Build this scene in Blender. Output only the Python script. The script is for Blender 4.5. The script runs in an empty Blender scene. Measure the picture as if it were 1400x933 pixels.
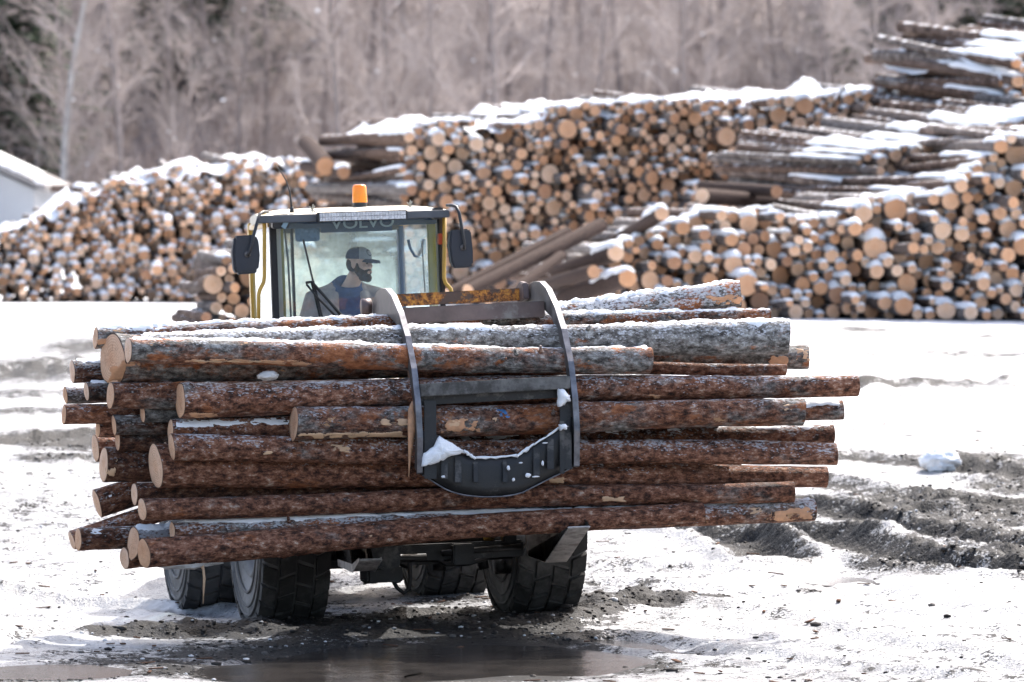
import bpy, bmesh, math, random
import numpy as np
from mathutils import Vector, Matrix, Quaternion, Euler

random.seed(7)
RNG = np.random.default_rng(11)
SC = bpy.context.scene
COL = SC.collection
R = math.radians

# ------------------------------------------------------------------ camera
CAM_H = 3.2            # camera height above the yard at the loader
FPX = 7778.0           # focal length in photo pixels (200 mm on a 36 mm sensor)
HORIZON = 266.0
PITCH = math.atan((466.5 - HORIZON) / FPX)
cam_d = bpy.data.cameras.new('camera')
cam = bpy.data.objects.new('camera', cam_d)
COL.objects.link(cam)
cam.location = (0, 0, CAM_H)
cam.rotation_euler = (R(90) - PITCH, 0, 0)
cam_d.lens = 200.0
cam_d.sensor_width = 36.0
cam_d.clip_end = 3000.0
cam_d.clip_start = 0.5
cam_d.dof.use_dof = True
cam_d.dof.focus_distance = 41.3
cam_d.dof.aperture_fstop = 3.4
SC.camera = cam

# ------------------------------------------------------------------ sky and sun
SUN_EL, SUN_AZ = R(50), R(26)      # azimuth: from straight ahead (+Y) towards the right (+X)
w = bpy.data.worlds.new('World'); SC.world = w; w.use_nodes = True
wn = w.node_tree.nodes; wl = w.node_tree.links
bg = wn['Background']
sky = wn.new('ShaderNodeTexSky'); sky.sky_type = 'NISHITA'; sky.sun_disc = False
sky.sun_elevation = SUN_EL; sky.sun_rotation = SUN_AZ
sky.air_density = 1.0; sky.dust_density = 5.0; sky.ozone_density = 1.0
wl.new(sky.outputs[0], bg.inputs[0]); bg.inputs[1].default_value = 0.15
sd = bpy.data.lights.new('sun', 'SUN'); sd.energy = 2.5; sd.angle = R(0.53); sd.color = (1.0, 0.965, 0.92)
sun = bpy.data.objects.new('sun', sd); COL.objects.link(sun)
sdir = Vector((math.sin(SUN_AZ) * math.cos(SUN_EL), math.cos(SUN_AZ) * math.cos(SUN_EL), math.sin(SUN_EL)))
sun.rotation_euler = sdir.to_track_quat('Z', 'Y').to_euler()
sun.location = (20, 60, 60)

vs = SC.view_settings
vs.view_transform = 'Standard'; vs.look = 'None'; vs.gamma = 1.0; vs.exposure = 1.5
SC.cycles.use_denoising = True
SC.cycles.use_adaptive_sampling = True; SC.cycles.adaptive_threshold = 0.02
SC.cycles.max_bounces = 6; SC.cycles.diffuse_bounces = 3; SC.cycles.glossy_bounces = 2
SC.cycles.transmission_bounces = 4; SC.cycles.transparent_max_bounces = 8
SC.cycles.caustics_reflective = False; SC.cycles.caustics_refractive = False

# ------------------------------------------------------------------ calibration: photo pixel -> place
def ray(px, py):
    a = (px - 700.0) / FPX; b = -(py - 466.5) / FPX
    s, c = math.sin(PITCH), math.cos(PITCH)
    return Vector((a, c + b * s, -s + b * c))
def P(px, py, d):
    r = ray(px, py); t = d / r.y
    return Vector((r.x * t, d, CAM_H + r.z * t))

ZY = np.array([-400, 30, 45, 52, 60, 68, 75, 84, 92, 110, 125, 150, 172, 185, 230, 320, 700.0])
ZZ = np.array([0, 0, 0, .22, .56, .88, 1.11, 1.35, 1.36, 1.12, .9, .9, 1.1, 3.0, 21, 52, 150.0])
def zbase(y):
    return np.interp(y, ZY, ZZ)
def G(px, py):
    """where the ray through a photo pixel meets the yard"""
    r = ray(px, py)
    lo = 20.0
    for y in np.arange(30, 165, 0.25):
        if CAM_H + r.z * y / r.y <= zbase(y): break
        lo = y
    y = lo + 0.12
    return r.x * y / r.y, float(y)

# the loader stands at a slant: its own frame is x right, y backwards, z up
YAW = R(13.3); ROLL = 0.030; NOSE = 0.030
L_LOC = Vector((-0.78, 43.0, 0.0))
L_ROT = Euler((-NOSE, -ROLL, YAW), 'XYZ')
L_MAT = Matrix.Translation(L_LOC) @ L_ROT.to_matrix().to_4x4()
L_INV = L_MAT.inverted()
CAM_L = L_INV @ Vector((0, 0, CAM_H))
def LP(px, py, yl):
    """loader-frame point on the plane y = yl seen at a photo pixel"""
    d = (L_INV.to_3x3() @ ray(px, py))
    t = (yl - CAM_L.y) / d.y
    return CAM_L + d * t
def LX(px, py, yl): return LP(px, py, yl).x
def LZ(px, py, yl): return LP(px, py, yl).z

# ------------------------------------------------------------------ noise (numpy)
def _hash(ix, iy, seed):
    h = (ix.astype(np.int64) * 374761393 + iy.astype(np.int64) * 668265263 + seed * 1442695041) & 0xFFFFFFFF
    h = ((h ^ (h >> 13)) * 1274126177) & 0xFFFFFFFF
    h = h ^ (h >> 16)
    return (h & 0xFFFF) / 65535.0
def vnoise(x, y, seed=0):
    x = np.asarray(x, float); y = np.asarray(y, float)
    ix = np.floor(x); iy = np.floor(y)
    fx = x - ix; fy = y - iy
    fx = fx * fx * (3 - 2 * fx); fy = fy * fy * (3 - 2 * fy)
    a = _hash(ix, iy, seed); b = _hash(ix + 1, iy, seed)
    c = _hash(ix, iy + 1, seed); d = _hash(ix + 1, iy + 1, seed)
    return (a * (1 - fx) + b * fx) * (1 - fy) + (c * (1 - fx) + d * fx) * fy
def fbm(x, y, seed=0, oct=4, gain=.5):
    s = 0; a = 1; t = 0
    for i in range(oct):
        s = s + a * vnoise(np.asarray(x) * 2 ** i, np.asarray(y) * 2 ** i, seed + i * 17); t += a; a *= gain
    return s / t
def sstep(a, b, x):
    t = np.clip((x - a) / (b - a), 0, 1); return t * t * (3 - 2 * t)

# ------------------------------------------------------------------ object helpers
def tag(o, label=None, cat=None, group=None, kind=None):
    if label: o['label'] = label
    if cat: o['category'] = cat
    if group: o['group'] = group
    if kind: o['kind'] = kind
    return o
def empty(name, mat=None, parent=None):
    o = bpy.data.objects.new(name, None); COL.objects.link(o)
    o.empty_display_size = 0.2
    if parent: o.parent = parent
    if mat is not None: o.matrix_basis = mat
    return o
def link(name, me, mats=(), parent=None, mat=None, smooth=True):
    for m in (mats if isinstance(mats, (list, tuple)) else [mats]): me.materials.append(m)
    o = bpy.data.objects.new(name, me); COL.objects.link(o)
    if parent: o.parent = parent
    if mat is not None: o.matrix_basis = mat
    if smooth: me.polygons.foreach_set('use_smooth', [True] * len(me.polygons))
    return o

class MB:
    """collects shapes into one mesh"""
    def __init__(s): s.v = []; s.f = []; s.m = []
    def add(s, vs, fs, mi=0):
        n = len(s.v); s.v += [tuple(v) for v in vs]
        s.f += [tuple(i + n for i in f) for f in fs]; s.m += [mi] * len(fs)
    def box(s, c, size, mi=0, rot=None, taper=None):
        hx, hy, hz = [q / 2 for q in size]
        vs = [Vector((x * hx, y * hy, z * hz)) for z in (-1, 1) for y in (-1, 1) for x in (-1, 1)]
        if taper:
            for i in range(4, 8): vs[i].x *= taper[0]; vs[i].y *= taper[1]
        if rot is not None: vs = [rot @ v for v in vs]
        c = Vector(c)
        s.add([v + c for v in vs], [(0, 2, 3, 1), (4, 5, 7, 6), (0, 1, 5, 4), (2, 6, 7, 3), (0, 4, 6, 2), (1, 3, 7, 5)], mi)
        return s
    def hexa(s, a, mi=0):
        s.add(a, [(0, 2, 3, 1), (4, 5, 7, 6), (0, 1, 5, 4), (2, 6, 7, 3), (0, 4, 6, 2), (1, 3, 7, 5)], mi); return s
    def bar(s, a, b, wx, wz, mi=0, up=(0, 0, 1)):
        a = Vector(a); b = Vector(b); d = (b - a); L = d.length; d.normalize()
        u = Vector(up); x = d.cross(u)
        if x.length < 1e-4: x = d.cross(Vector((0, 1, 0)))
        x.normalize(); z = x.cross(d)
        m = Matrix((x, d, z)).transposed()
        return s.box((a + b) / 2, (wx, L, wz), mi, m)
    def tube(s, pts, rad, n=8, mi=0, cap=True):
        pts = [Vector(p) for p in pts]
        if not isinstance(rad, (list, tuple)): rad = [rad] * len(pts)
        base = len(s.v); ref = None
        for i, p in enumerate(pts):
            d = (pts[min(i + 1, len(pts) - 1)] - pts[max(i - 1, 0)]).normalized()
            if ref is None:
                ref = d.orthogonal().normalized()
            else:
                ref = (ref - d * ref.dot(d)).normalized()
            b = d.cross(ref)
            for k in range(n):
                a = 2 * math.pi * k / n
                s.v.append(tuple(p + (ref * math.cos(a) + b * math.sin(a)) * rad[i]))
        for i in range(len(pts) - 1):
            for k in range(n):
                a0 = base + i * n + k; a1 = base + i * n + (k + 1) % n
                s.f.append((a0, a1, a1 + n, a0 + n)); s.m.append(mi)
        if cap:
            s.f.append(tuple(base + k for k in range(n))[::-1]); s.m.append(mi)
            e = base + (len(pts) - 1) * n
            s.f.append(tuple(e + k for k in range(n))); s.m.append(mi)
        return s
    def lathe_x(s, prof, n=32, c=(0, 0, 0), mi=0, closed=False):
        """profile of (x, radius) turned about the x axis"""
        base = len(s.v); c = Vector(c)
        for (x, r) in prof:
            for k in range(n):
                a = 2 * math.pi * k / n
                s.v.append(tuple(c + Vector((x, math.cos(a) * r, math.sin(a) * r))))
        m = len(prof)
        for i in range(m - (0 if closed else 1)):
            j = (i + 1) % m
            for k in range(n):
                k2 = (k + 1) % n
                s.f.append((base + i * n + k, base + i * n + k2, base + j * n + k2, base + j * n + k)); s.m.append(mi)
        return s
    def prism(s, poly, axis, a, b, mi=0):
        """extrude a 2-D polygon: axis 'x' takes (y, z) points, 'y' takes (x, z), 'z' takes (x, y)"""
        def pt(p, t):
            return {'x': (t, p[0], p[1]), 'y': (p[0], t, p[1]), 'z': (p[0], p[1], t)}[axis]
        n = len(poly)
        vs = [pt(p, a) for p in poly] + [pt(p, b) for p in poly]
        fs = [tuple(range(n))[::-1], tuple(range(n, 2 * n))] + [(i, (i + 1) % n, (i + 1) % n + n, i + n) for i in range(n)]
        s.add(vs, fs, mi); return s
    def ball(s, c, r, n=12, m=8, mi=0, rot=None):
        c = Vector(c); r = Vector(r) if hasattr(r, '__len__') else Vector((r, r, r))
        vs = []; fs = []
        for i in range(m + 1):
            t = math.pi * i / m
            for k in range(n):
                p = 2 * math.pi * k / n
                q = Vector((math.sin(t) * math.cos(p) * r.x, math.sin(t) * math.sin(p) * r.y, math.cos(t) * r.z))
                if rot is not None: q = rot @ q
                vs.append(q + c)
        for i in range(m):
            for k in range(n):
                k2 = (k + 1) % n
                fs.append((i * n + k, (i + 1) * n + k, (i + 1) * n + k2, i * n + k2))
        s.add(vs, fs, mi); return s
    def mesh(s, name):
        me = bpy.data.meshes.new(name); me.from_pydata(s.v, [], s.f)
        if any(s.m): me.polygons.foreach_set('material_index', s.m)
        me.validate(); me.update(); return me
    def build(s, name, mats, parent=None, smooth=False, bevel=0, mat=None, auto=None):
        me = s.mesh(name)
        bm = bmesh.new(); bm.from_mesh(me)
        bmesh.ops.remove_doubles(bm, verts=bm.verts, dist=1e-5)
        bmesh.ops.recalc_face_normals(bm, faces=bm.faces)
        if bevel:
            eds = [e for e in bm.edges if len(e.link_faces) == 2 and e.calc_face_angle(0) > 0.6]
            bmesh.ops.bevel(bm, geom=eds, offset=bevel, segments=2, affect='EDGES', clamp_overlap=True)
        bm.to_mesh(me); bm.free()
        o = link(name, me, mats, parent, mat, smooth or bool(bevel))
        if bevel or auto:
            try: me.set_sharp_from_angle(angle=R(auto or 40))
            except Exception: pass
        return o

def np_mesh(name, verts, faces, mi=None):
    """fast mesh from arrays; faces (n,3) or (n,4)"""
    verts = np.asarray(verts, np.float32); faces = np.asarray(faces, np.int32)
    k = faces.shape[1]
    me = bpy.data.meshes.new(name)
    me.vertices.add(len(verts)); me.vertices.foreach_set('co', verts.ravel())
    me.loops.add(faces.size); me.loops.foreach_set('vertex_index', faces.ravel())
    me.polygons.add(len(faces)); me.polygons.foreach_set('loop_start', np.arange(0, faces.size, k, dtype=np.int32))
    me.polygons.foreach_set('loop_total', np.full(len(faces), k, np.int32))
    if mi is not None: me.polygons.foreach_set('material_index', np.asarray(mi, np.int32))
    me.update(calc_edges=True); me.validate()
    return me

# ------------------------------------------------------------------ material helpers
class NT:
    def __init__(s, name):
        s.mat = bpy.data.materials.new(name); s.mat.use_nodes = True
        s.t = s.mat.node_tree; s.N = s.t.nodes; s.L = s.t.links
        s.out = s.N['Material Output']; s.bsdf = s.N['Principled BSDF']
    def n(s, typ, ins=None, **props):
        nd = s.N.new('ShaderNode' + typ)
        for k, v in props.items(): setattr(nd, k, v)
        for k, v in (ins or {}).items(): s.set(nd.inputs[k], v)
        return nd
    def set(s, sock, v):
        if isinstance(v, bpy.types.NodeSocket): s.L.new(v, sock)
        elif isinstance(v, bpy.types.Node): s.L.new(v.outputs[0], sock)
        elif isinstance(v, (tuple, list)) and len(v) == 3 and sock.type == 'RGBA': sock.default_value = (*v, 1)
        else: sock.default_value = v
    def P(s, **kw):
        names = {'col': 'Base Color', 'rough': 'Roughness', 'metal': 'Metallic', 'spec': 'Specular IOR Level', 'nor': 'Normal',
                 'coat': 'Coat Weight', 'coatr': 'Coat Roughness', 'sub': 'Subsurface Weight', 'emit': 'Emission Color', 'emits': 'Emission Strength',
                 'trans': 'Transmission Weight', 'alpha': 'Alpha', 'ior': 'IOR', 'subr': 'Subsurface Radius', 'subs': 'Subsurface Scale'}
        for k, v in kw.items(): s.set(s.bsdf.inputs[names[k]], v)
        return s.mat
    def math(s, op, a, b=None, c=None, clamp=False):
        nd = s.n('Math', operation=op, use_clamp=clamp); s.set(nd.inputs[0], a)
        if b is not None: s.set(nd.inputs[1], b)
        if c is not None: s.set(nd.inputs[2], c)
        return nd.outputs[0]
    def mix(s, f, a, b, mode='MIX'):
        nd = s.n('Mix', data_type='RGBA', blend_type=mode)
        s.set(nd.inputs[0], f); s.set(nd.inputs[6], a); s.set(nd.inputs[7], b)
        return nd.outputs[2]
    def noise(s, vec, scale, detail=4, rough=.55, dist=0):
        return s.n('TexNoise', {'Vector': vec, 'Scale': scale, 'Detail': detail, 'Roughness': rough, 'Distortion': dist}).outputs[0]
    def ramp(s, f, stops):
        nd = s.n('ValToRGB', {0: f}); e = nd.color_ramp.elements
        while len(e) < len(stops): e.new(0.5)
        for i, (p, c) in enumerate(stops):
            e[i].position = p; e[i].color = (*c, 1) if len(c) == 3 else c
        return nd.outputs[0]
    def smooth(s, v, a, b):
        nd = s.n('MapRange', {0: v, 1: a, 2: b, 3: 0.0, 4: 1.0}, interpolation_type='SMOOTHSTEP'); return nd.outputs[0]
    def bump(s, h, strength=.5, dist=.01, nor=None):
        nd = s.n('Bump', {'Height': h, 'Strength': strength, 'Distance': dist})
        if nor is not None: s.set(nd.inputs['Normal'], nor)
        return nd.outputs[0]
    def objvec(s, scale=(1, 1, 1), rand=True):
        tc = s.n('TexCoord').outputs['Object']
        if rand:
            oi = s.n('ObjectInfo').outputs['Random']
            r = s.math('MULTIPLY', oi, 53.0)
            cmb = s.n('CombineXYZ', {0: r, 1: r, 2: r})
            tc = s.n('VectorMath', {0: tc, 1: cmb.outputs[0]}, operation='ADD').outputs[0]
        return s.n('Mapping', {'Vector': tc, 'Scale': scale}).outputs[0]

def simple(name, col, rough=.5, metal=0, var=.25, scale=6, spec=.5, coat=0, bump=0, dirt=None, dirt_amt=.5):
    m = NT(name); v = m.objvec()
    n = m.noise(v, scale, 5, .6)
    lo = tuple(c * (1 - var) for c in col); hi = tuple(min(1, c * (1 + var)) for c in col)
    c = m.ramp(n, [(.3, lo), (.7, hi)])
    if dirt:
        n2 = m.noise(v, scale * .45, 8, .7)
        c = m.mix(m.smooth(n2, .62 - dirt_amt * .25, .72 - dirt_amt * .15), c, dirt)
    kw = {}
    if bump: kw['nor'] = m.bump(m.noise(v, scale * 9, 4, .6), bump, .004)
    rr = m.n('MapRange', {0: n, 1: .3, 2: .7, 3: max(.05, rough - .1), 4: min(1, rough + .12)}).outputs[0]
    return m.P(col=c, rough=rr, metal=metal, spec=spec, coat=coat, **kw)

def bark_material(name, fine=True):
    m = NT(name)
    v = m.objvec((.55, 1, 1))
    isl = m.n('NewGeometry').outputs['Random Per Island']
    if not fine:
        off = m.n('CombineXYZ', {0: m.math('MULTIPLY', isl, 31.0), 1: isl, 2: m.math('MULTIPLY', isl, 17.0)})
        v = m.n('VectorMath', {0: v, 1: off.outputs[0]}, operation='ADD').outputs[0]
    oc = m.n('SeparateColor', {0: m.n('ObjectInfo').outputs['Color']})
    grey, snow, red = oc.outputs[0], oc.outputs[1], oc.outputs[2]
    flake = m.noise(v, 26, 4, .75)
    vor = m.n('TexVoronoi', {'Vector': v, 'Scale': 60.0}, feature='DISTANCE_TO_EDGE').outputs[0]
    patch = m.noise(v, 3.4, 5, .72)
    patch2 = m.noise(m.n('VectorMath', {0: v, 1: (7.3, 2.1, 9.9)}, operation='ADD').outputs[0], 5.0, 5, .72)
    patch3 = m.noise(m.n('VectorMath', {0: v, 1: (1.3, 12.1, 3.9)}, operation='ADD').outputs[0], 7.0, 4, .66)
    brown = m.ramp(flake, [(.33, (.022, .013, .010)), (.43, (.098, .044, .028)), (.52, (.232, .101, .061)), (.61, (.375, .20, .132)), (.70, (.60, .49, .39))])
    gry = m.ramp(flake, [(.34, (.042, .037, .034)), (.45, (.125, .117, .108)), (.55, (.25, .24, .225)), (.67, (.47, .465, .445))])
    fg = m.smooth(m.math('ADD', patch, m.math('MULTIPLY', m.math('SUBTRACT', grey, .5), .45)), .42, .60)
    c = m.mix(fg, brown, gry)
    orange = m.ramp(flake, [(.35, (.17, .055, .024)), (.65, (.46, .19, .09))])
    fo = m.smooth(m.math('ADD', patch2, m.math('MULTIPLY', red, .20)), .67, .76)
    c = m.mix(fo, c, orange)
    fb = m.smooth(m.math('ADD', patch3, m.math('MULTIPLY', red, .10)), .745, .76)
    c = m.mix(fb, c, (.50, .30, .17))
    # frost flecks and settled snow on upward faces
    spk = m.noise(v, 75, 2, .5)
    lump = m.noise(v, 11, 5, .78)
    nz = m.n('SeparateXYZ', {0: m.n('NewGeometry').outputs['Normal']}).outputs[2]
    fs = m.math('ADD', m.math('MULTIPLY', spk, .55), m.math('ADD', m.math('MULTIPLY', lump, .55), m.math('MULTIPLY', snow, .34)))
    fs = m.math('ADD', fs, m.math('MULTIPLY', nz, .10))
    f1 = m.smooth(fs, .76, .87)
    c = m.mix(m.math('MULTIPLY', f1, .8), c, (.62, .63, .66))
    top = m.math('ADD', nz, m.math('ADD', m.math('MULTIPLY', m.math('SUBTRACT', lump, .5), 1.5), m.math('MULTIPLY', m.math('SUBTRACT', snow, .5), .55)))
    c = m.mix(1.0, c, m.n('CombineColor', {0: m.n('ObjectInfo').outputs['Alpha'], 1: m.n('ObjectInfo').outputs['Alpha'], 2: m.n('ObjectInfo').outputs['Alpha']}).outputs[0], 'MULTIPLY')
    f2 = m.smooth(top, .98, 1.14)
    c = m.mix(f2, c, (.86, .865, .88))
    h = m.math('ADD', m.math('MULTIPLY', flake, 1.0), m.math('ADD', m.math('MULTIPLY', m.math('MINIMUM', vor, .14), 1.6), m.math('MULTIPLY', f2, .25)))
    rough = m.n('MapRange', {0: flake, 1: .3, 2: .7, 3: .55, 4: .9}).outputs[0]
    return m.P(col=c, rough=rough, spec=.14, nor=m.bump(h, 1.0, .016 if fine else .02))

def wood_material(name, tones, ring=1.0):
    m = NT(name)
    uv = m.n('TexCoord').outputs['UV']
    oi = m.n('ObjectInfo').outputs['Random']; isl = m.n('NewGeometry').outputs['Random Per Island']
    rnd = m.math('FRACT', m.math('ADD', oi, isl))
    c = m.ramp(rnd, tones)
    d = m.n('VectorMath', {0: uv}, operation='LENGTH').outputs['Value']
    wob = m.noise(uv, 3, 3, .5)
    rings = m.math('SINE', m.math('MULTIPLY', m.math('ADD', d, m.math('MULTIPLY', wob, .18)), 60.0))
    c = m.mix(m.math('MULTIPLY', m.math('ADD', m.math('MULTIPLY', rings, .5), .5), .42 * ring), c, m.mix(1.0, c, (.55, .42, .34), 'MULTIPLY'))
    v = m.objvec()
    blot = m.smooth(m.noise(v, 7, 5, .7), .45, .68)
    c = m.mix(m.math('MULTIPLY', blot, .55), c, m.mix(1.0, c, (.70, .55, .46), 'MULTIPLY'))
    sx_ = m.n('SeparateXYZ', {0: uv}); an = m.math('ARCTAN2', sx_.outputs[1], sx_.outputs[0])
    cv = m.n('CombineXYZ', {0: m.math('MULTIPLY', an, 2.6), 1: m.math('MULTIPLY', rnd, 71.0), 2: m.math('MULTIPLY', d, .6)})
    crk = m.math('ABSOLUTE', m.math('SUBTRACT', m.noise(cv.outputs[0], 2.2, 2, .5), .5))
    ck = m.math('MULTIPLY', m.smooth(crk, .022, .004), m.smooth(d, .85, .35))
    c = m.mix(m.math('MULTIPLY', ck, .75 * ring), c, (.16, .09, .055))
    heart = m.smooth(d, .55, .1)
    c = m.mix(m.math('MULTIPLY', heart, .25), c, m.mix(1.0, c, (1.0, .78, .58), 'MULTIPLY'))
    rim = m.smooth(d, .93, .97)
    c = m.mix(rim, c, (.09, .05, .035))
    return m.P(col=c, rough=.75, spec=.25, nor=m.bump(m.noise(v, 40, 4, .6), .35, .01))

def snow_material(name, col=(.87, .885, .91), dirt=0.0):
    m = NT(name); v = m.objvec(rand=False)
    n = m.noise(v, 22, 6, .65); n2 = m.noise(v, 90, 3, .6)
    c = m.ramp(n, [(.35, tuple(q * .93 for q in col)), (.65, col)])
    if dirt:
        c = m.mix(m.smooth(m.noise(v, 5, 7, .7), .62 - dirt * .2, .75 - dirt * .1), c, (.33, .29, .26))
    return m.P(col=c, rough=.7, spec=.3, nor=m.bump(m.math('ADD', n, m.math('MULTIPLY', n2, .4)), .6, .02))

MAT = {}
MAT['bark'] = bark_material('bark_with_lichen_and_frost')
m = NT('pile_log_bark'); v = m.objvec((.4, 1, 1)); isl = m.n('NewGeometry').outputs['Random Per Island']
rnd = m.math('FRACT', m.math('ADD', isl, m.n('ObjectInfo').outputs['Random']))
fl_ = m.noise(v, 9, 4, .65)
c = m.mix(m.smooth(rnd, .2, .8), m.ramp(fl_, [(.35, (.04, .026, .02)), (.5, (.11, .072, .055)), (.68, (.24, .17, .135))]), m.ramp(fl_, [(.35, (.06, .05, .045)), (.5, (.15, .13, .12)), (.68, (.30, .27, .25))]))
nz = m.n('SeparateXYZ', {0: m.n('NewGeometry').outputs['Normal']}).outputs[2]
c = m.mix(m.smooth(m.math('ADD', nz, m.math('MULTIPLY', m.math('SUBTRACT', fl_, .5), 2.4)), .95, 1.15), c, (.84, .85, .87))
MAT['pile_bark'] = m.P(col=c, rough=.85, spec=.1)
MAT['cut'] = wood_material('fresh_cut_wood', [(0, (.74, .54, .41)), (.35, (.70, .48, .34)), (.7, (.64, .41, .27)), (1, (.58, .34, .20))])
MAT['pile_cut'] = wood_material('pile_cut_wood', [(0, (.76, .56, .41)), (.3, (.73, .49, .33)), (.6, (.68, .41, .25)), (.85, (.60, .33, .18)), (1, (.42, .24, .15))], .6)
MAT['bare'] = simple('bare_debarked_wood', (.56, .37, .23), .7, var=.22, scale=9, bump=.3)
MAT['strip'] = simple('torn_inner_and_sunlit_bark', (.50, .27, .15), .8, var=.3, scale=14, bump=.4)  # torn inner bark; also paints sunlit orange at some log ends
MAT['blue_paint'] = simple('blue_marking_paint', (.035, .15, .36), .6, var=.4, scale=25)
MAT['snow'] = snow_material('settled_snow')
MAT['dirty_snow'] = snow_material('dirty_slush', (.62, .60, .58), .6)
MAT['steel'] = simple('worn_grey_steel', (.15, .138, .132), .5, .6, var=.5, scale=7, bump=.25, dirt=(.13, .10, .09), dirt_amt=.35)
MAT['edge_steel'] = simple('polished_steel_edge', (.17, .17, .185), .45, .8, var=.5, scale=12, dirt=(.2, .18, .17), dirt_amt=.2)
m = NT('rusty_yellow_paint'); v = m.objvec()
rn = m.noise(v, 22, 5, .75); rn2 = m.noise(v, 6, 5, .7)
c = m.ramp(rn, [(.36, (.035, .024, .020)), (.46, (.15, .065, .028)), (.54, (.36, .15, .04)), (.62, (.50, .25, .05))])
c = m.mix(m.smooth(rn2, .50, .58), c, (.085, .060, .050))
MAT['rust'] = m.P(col=c, rough=.75, spec=.2, nor=m.bump(rn, .5, .006))
MAT['grime'] = simple('greasy_black_steel', (.013, .0125, .0125), .5, .1, var=.5, scale=9, bump=.5, dirt=(.085, .078, .072), dirt_amt=.35)
MAT['darkbar'] = simple('brown_grey_painted_bar', (.115, .085, .080), .5, .3, var=.3, scale=5, bump=.3, dirt=(.2, .19, .18), dirt_amt=.3)
MAT['tyre'] = simple('muddy_black_rubber', (.026, .025, .024), .8, var=.4, scale=5, bump=.5, dirt=(.085, .082, .078), dirt_amt=.7)
MAT['sidewall'] = simple('dusty_tyre_sidewall', (.095, .093, .090), .7, var=.4, scale=4, bump=.3, dirt=(.22, .215, .21), dirt_amt=.55)
MAT['rim'] = simple('dirty_grey_rim', (.16, .155, .15), .6, .2, var=.4, scale=5, bump=.3, dirt=(.3, .29, .28), dirt_amt=.4)
MAT['yellow'] = simple('worn_yellow_paint', (.55, .33, .055), .42, var=.18, scale=4, coat=.2, dirt=(.26, .18, .09), dirt_amt=.25)
MAT['olive'] = simple('olive_yellow_trim', (.36, .31, .06), .5, var=.15, scale=4)
MAT['cream'] = simple('cream_roof_paint', (.66, .60, .47), .5, var=.12, scale=3, dirt=(.30, .22, .12), dirt_amt=.35)
MAT['black'] = simple('black_plastic', (.018, .018, .020), .42, var=.3, scale=8)
MAT['rubber'] = simple('black_rubber_seal', (.012, .012, .013), .6, var=.3, scale=8)
MAT['gunmetal'] = simple('dark_grey_visor', (.10, .10, .105), .45, .3, var=.25, scale=5)
# ================================================================== the yard
BLOBS = []   # (cx, cy, semi_x, semi_y, strength) on the ground, in metres
def blob(px, py, hw, hh, s):
    x, y = G(px, py); x0, y0 = G(px - hw, py); _, ya = G(px, py - hh); _, yb = G(px, py + hh)
    BLOBS.append((x, y, abs(x - x0), max(.25, abs(ya - yb) / 2), s))
for b in [(1330, 720, 160, 55, .86), (1230, 700, 110, 32, .9), (1340, 632, 130, 20, .85), (1180, 622, 60, 16, .6), (1260, 765, 120, 24, .95),
          (1400, 770, 70, 32, .9), (1030, 738, 60, 20, .75), (1110, 812, 32, 4, .9), (1250, 680, 150, 16, .9), (1390, 660, 90, 25, .8),
          (1260, 522, 150, 7, .95), (1310, 490, 150, 5, .8), (1180, 455, 60, 5, .7), (1350, 462, 60, 4, .7),
          (50, 502, 130, 20, .9), (60, 602, 120, 20, 1.0), (40, 560, 90, 9, .8), (110, 472, 70, 12, .8), (30, 535, 90, 8, .8), (90, 628, 110, 8, .8),
          (190, 690, 130, 18, .42), (60, 725, 90, 14, .36), (60, 650, 70, 8, .4), (120, 790, 140, 12, .34),
          (300, 864, 170, 12, .95), (420, 858, 130, 16, 1.0), (600, 850, 200, 20, 1.05), (520, 880, 330, 14, 1.05), (700, 872, 170, 16, 1.05), (330, 888, 170, 12, .95), (560, 918, 320, 14, 1.0), (860, 836, 80, 9, .95), (720, 848, 130, 16, 1.05),
          (950, 886, 80, 10, .6), (880, 905, 80, 16, .75), (1060, 882, 50, 6, .45), (600, 900, 280, 26, 1.0), (150, 892, 170, 14, .62),
          (60, 922, 130, 12, .9), (300, 915, 180, 16, .95), (200, 902, 200, 8, .8), (1120, 927, 170, 7, .5), (1000, 905, 100, 7, .55), (420, 835, 120, 10, .6),
          (270, 835, 90, 12, .55), (620, 815, 80, 12, .7), (760, 820, 90, 12, .8), (900, 760, 90, 10, .35), (850, 790, 60, 6, .35), (1320, 840, 60, 5, .35)]:
    blob(*b)
POOLS = []   # (x, y, semi_x, semi_y, depth, level)
def pool(px, py, hw, hh, depth, level=-.03):
    x, y = G(px, py); x0, _ = G(px - hw, py); _, ya = G(px, py - hh); _, yb = G(px, py + hh)
    POOLS.append((x, y, abs(x - x0), abs(ya - yb) / 2, depth, level))
pool(640, 899, 240, 27, .10); pool(430, 912, 120, 13, .07); pool(60, 912, 110, 12, .06); pool(1152, 787, 42, 9, .10, .0); pool(1222, 800, 22, 5, .08, .0)
RUTS = []    # polylines on the ground with width, depth, tread
def rut(pts, width, depth, tread):
    RUTS.append(([G(*p) for p in pts], width, depth, tread))
rut([(1420, 788), (1330, 778), (1240, 768), (1180, 752), (1120, 730), (1040, 722)], .62, .10, .05)
rut([(1420, 752), (1330, 742), (1240, 728), (1170, 708), (1090, 692)], .60, .08, .05)
rut([(1420, 700), (1300, 690), (1180, 672), (1080, 655)], .60, .06, .04)
rut([(1060, 768), (1030, 748), (990, 735), (930, 722)], .55, .09, .055)
rut([(1420, 655), (1300, 640), (1160, 628)], .60, .05, .035)
rut([(-40, 880), (60, 866), (160, 858), (300, 858)], .55, .05, .02)
rut([(-40, 790), (120, 800), (260, 815), (330, 838)], .55, .045, .02)
rut([(860, 836), (960, 842), (1100, 862), (1250, 890), (1420, 925)], .55, .045, .02)
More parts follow.
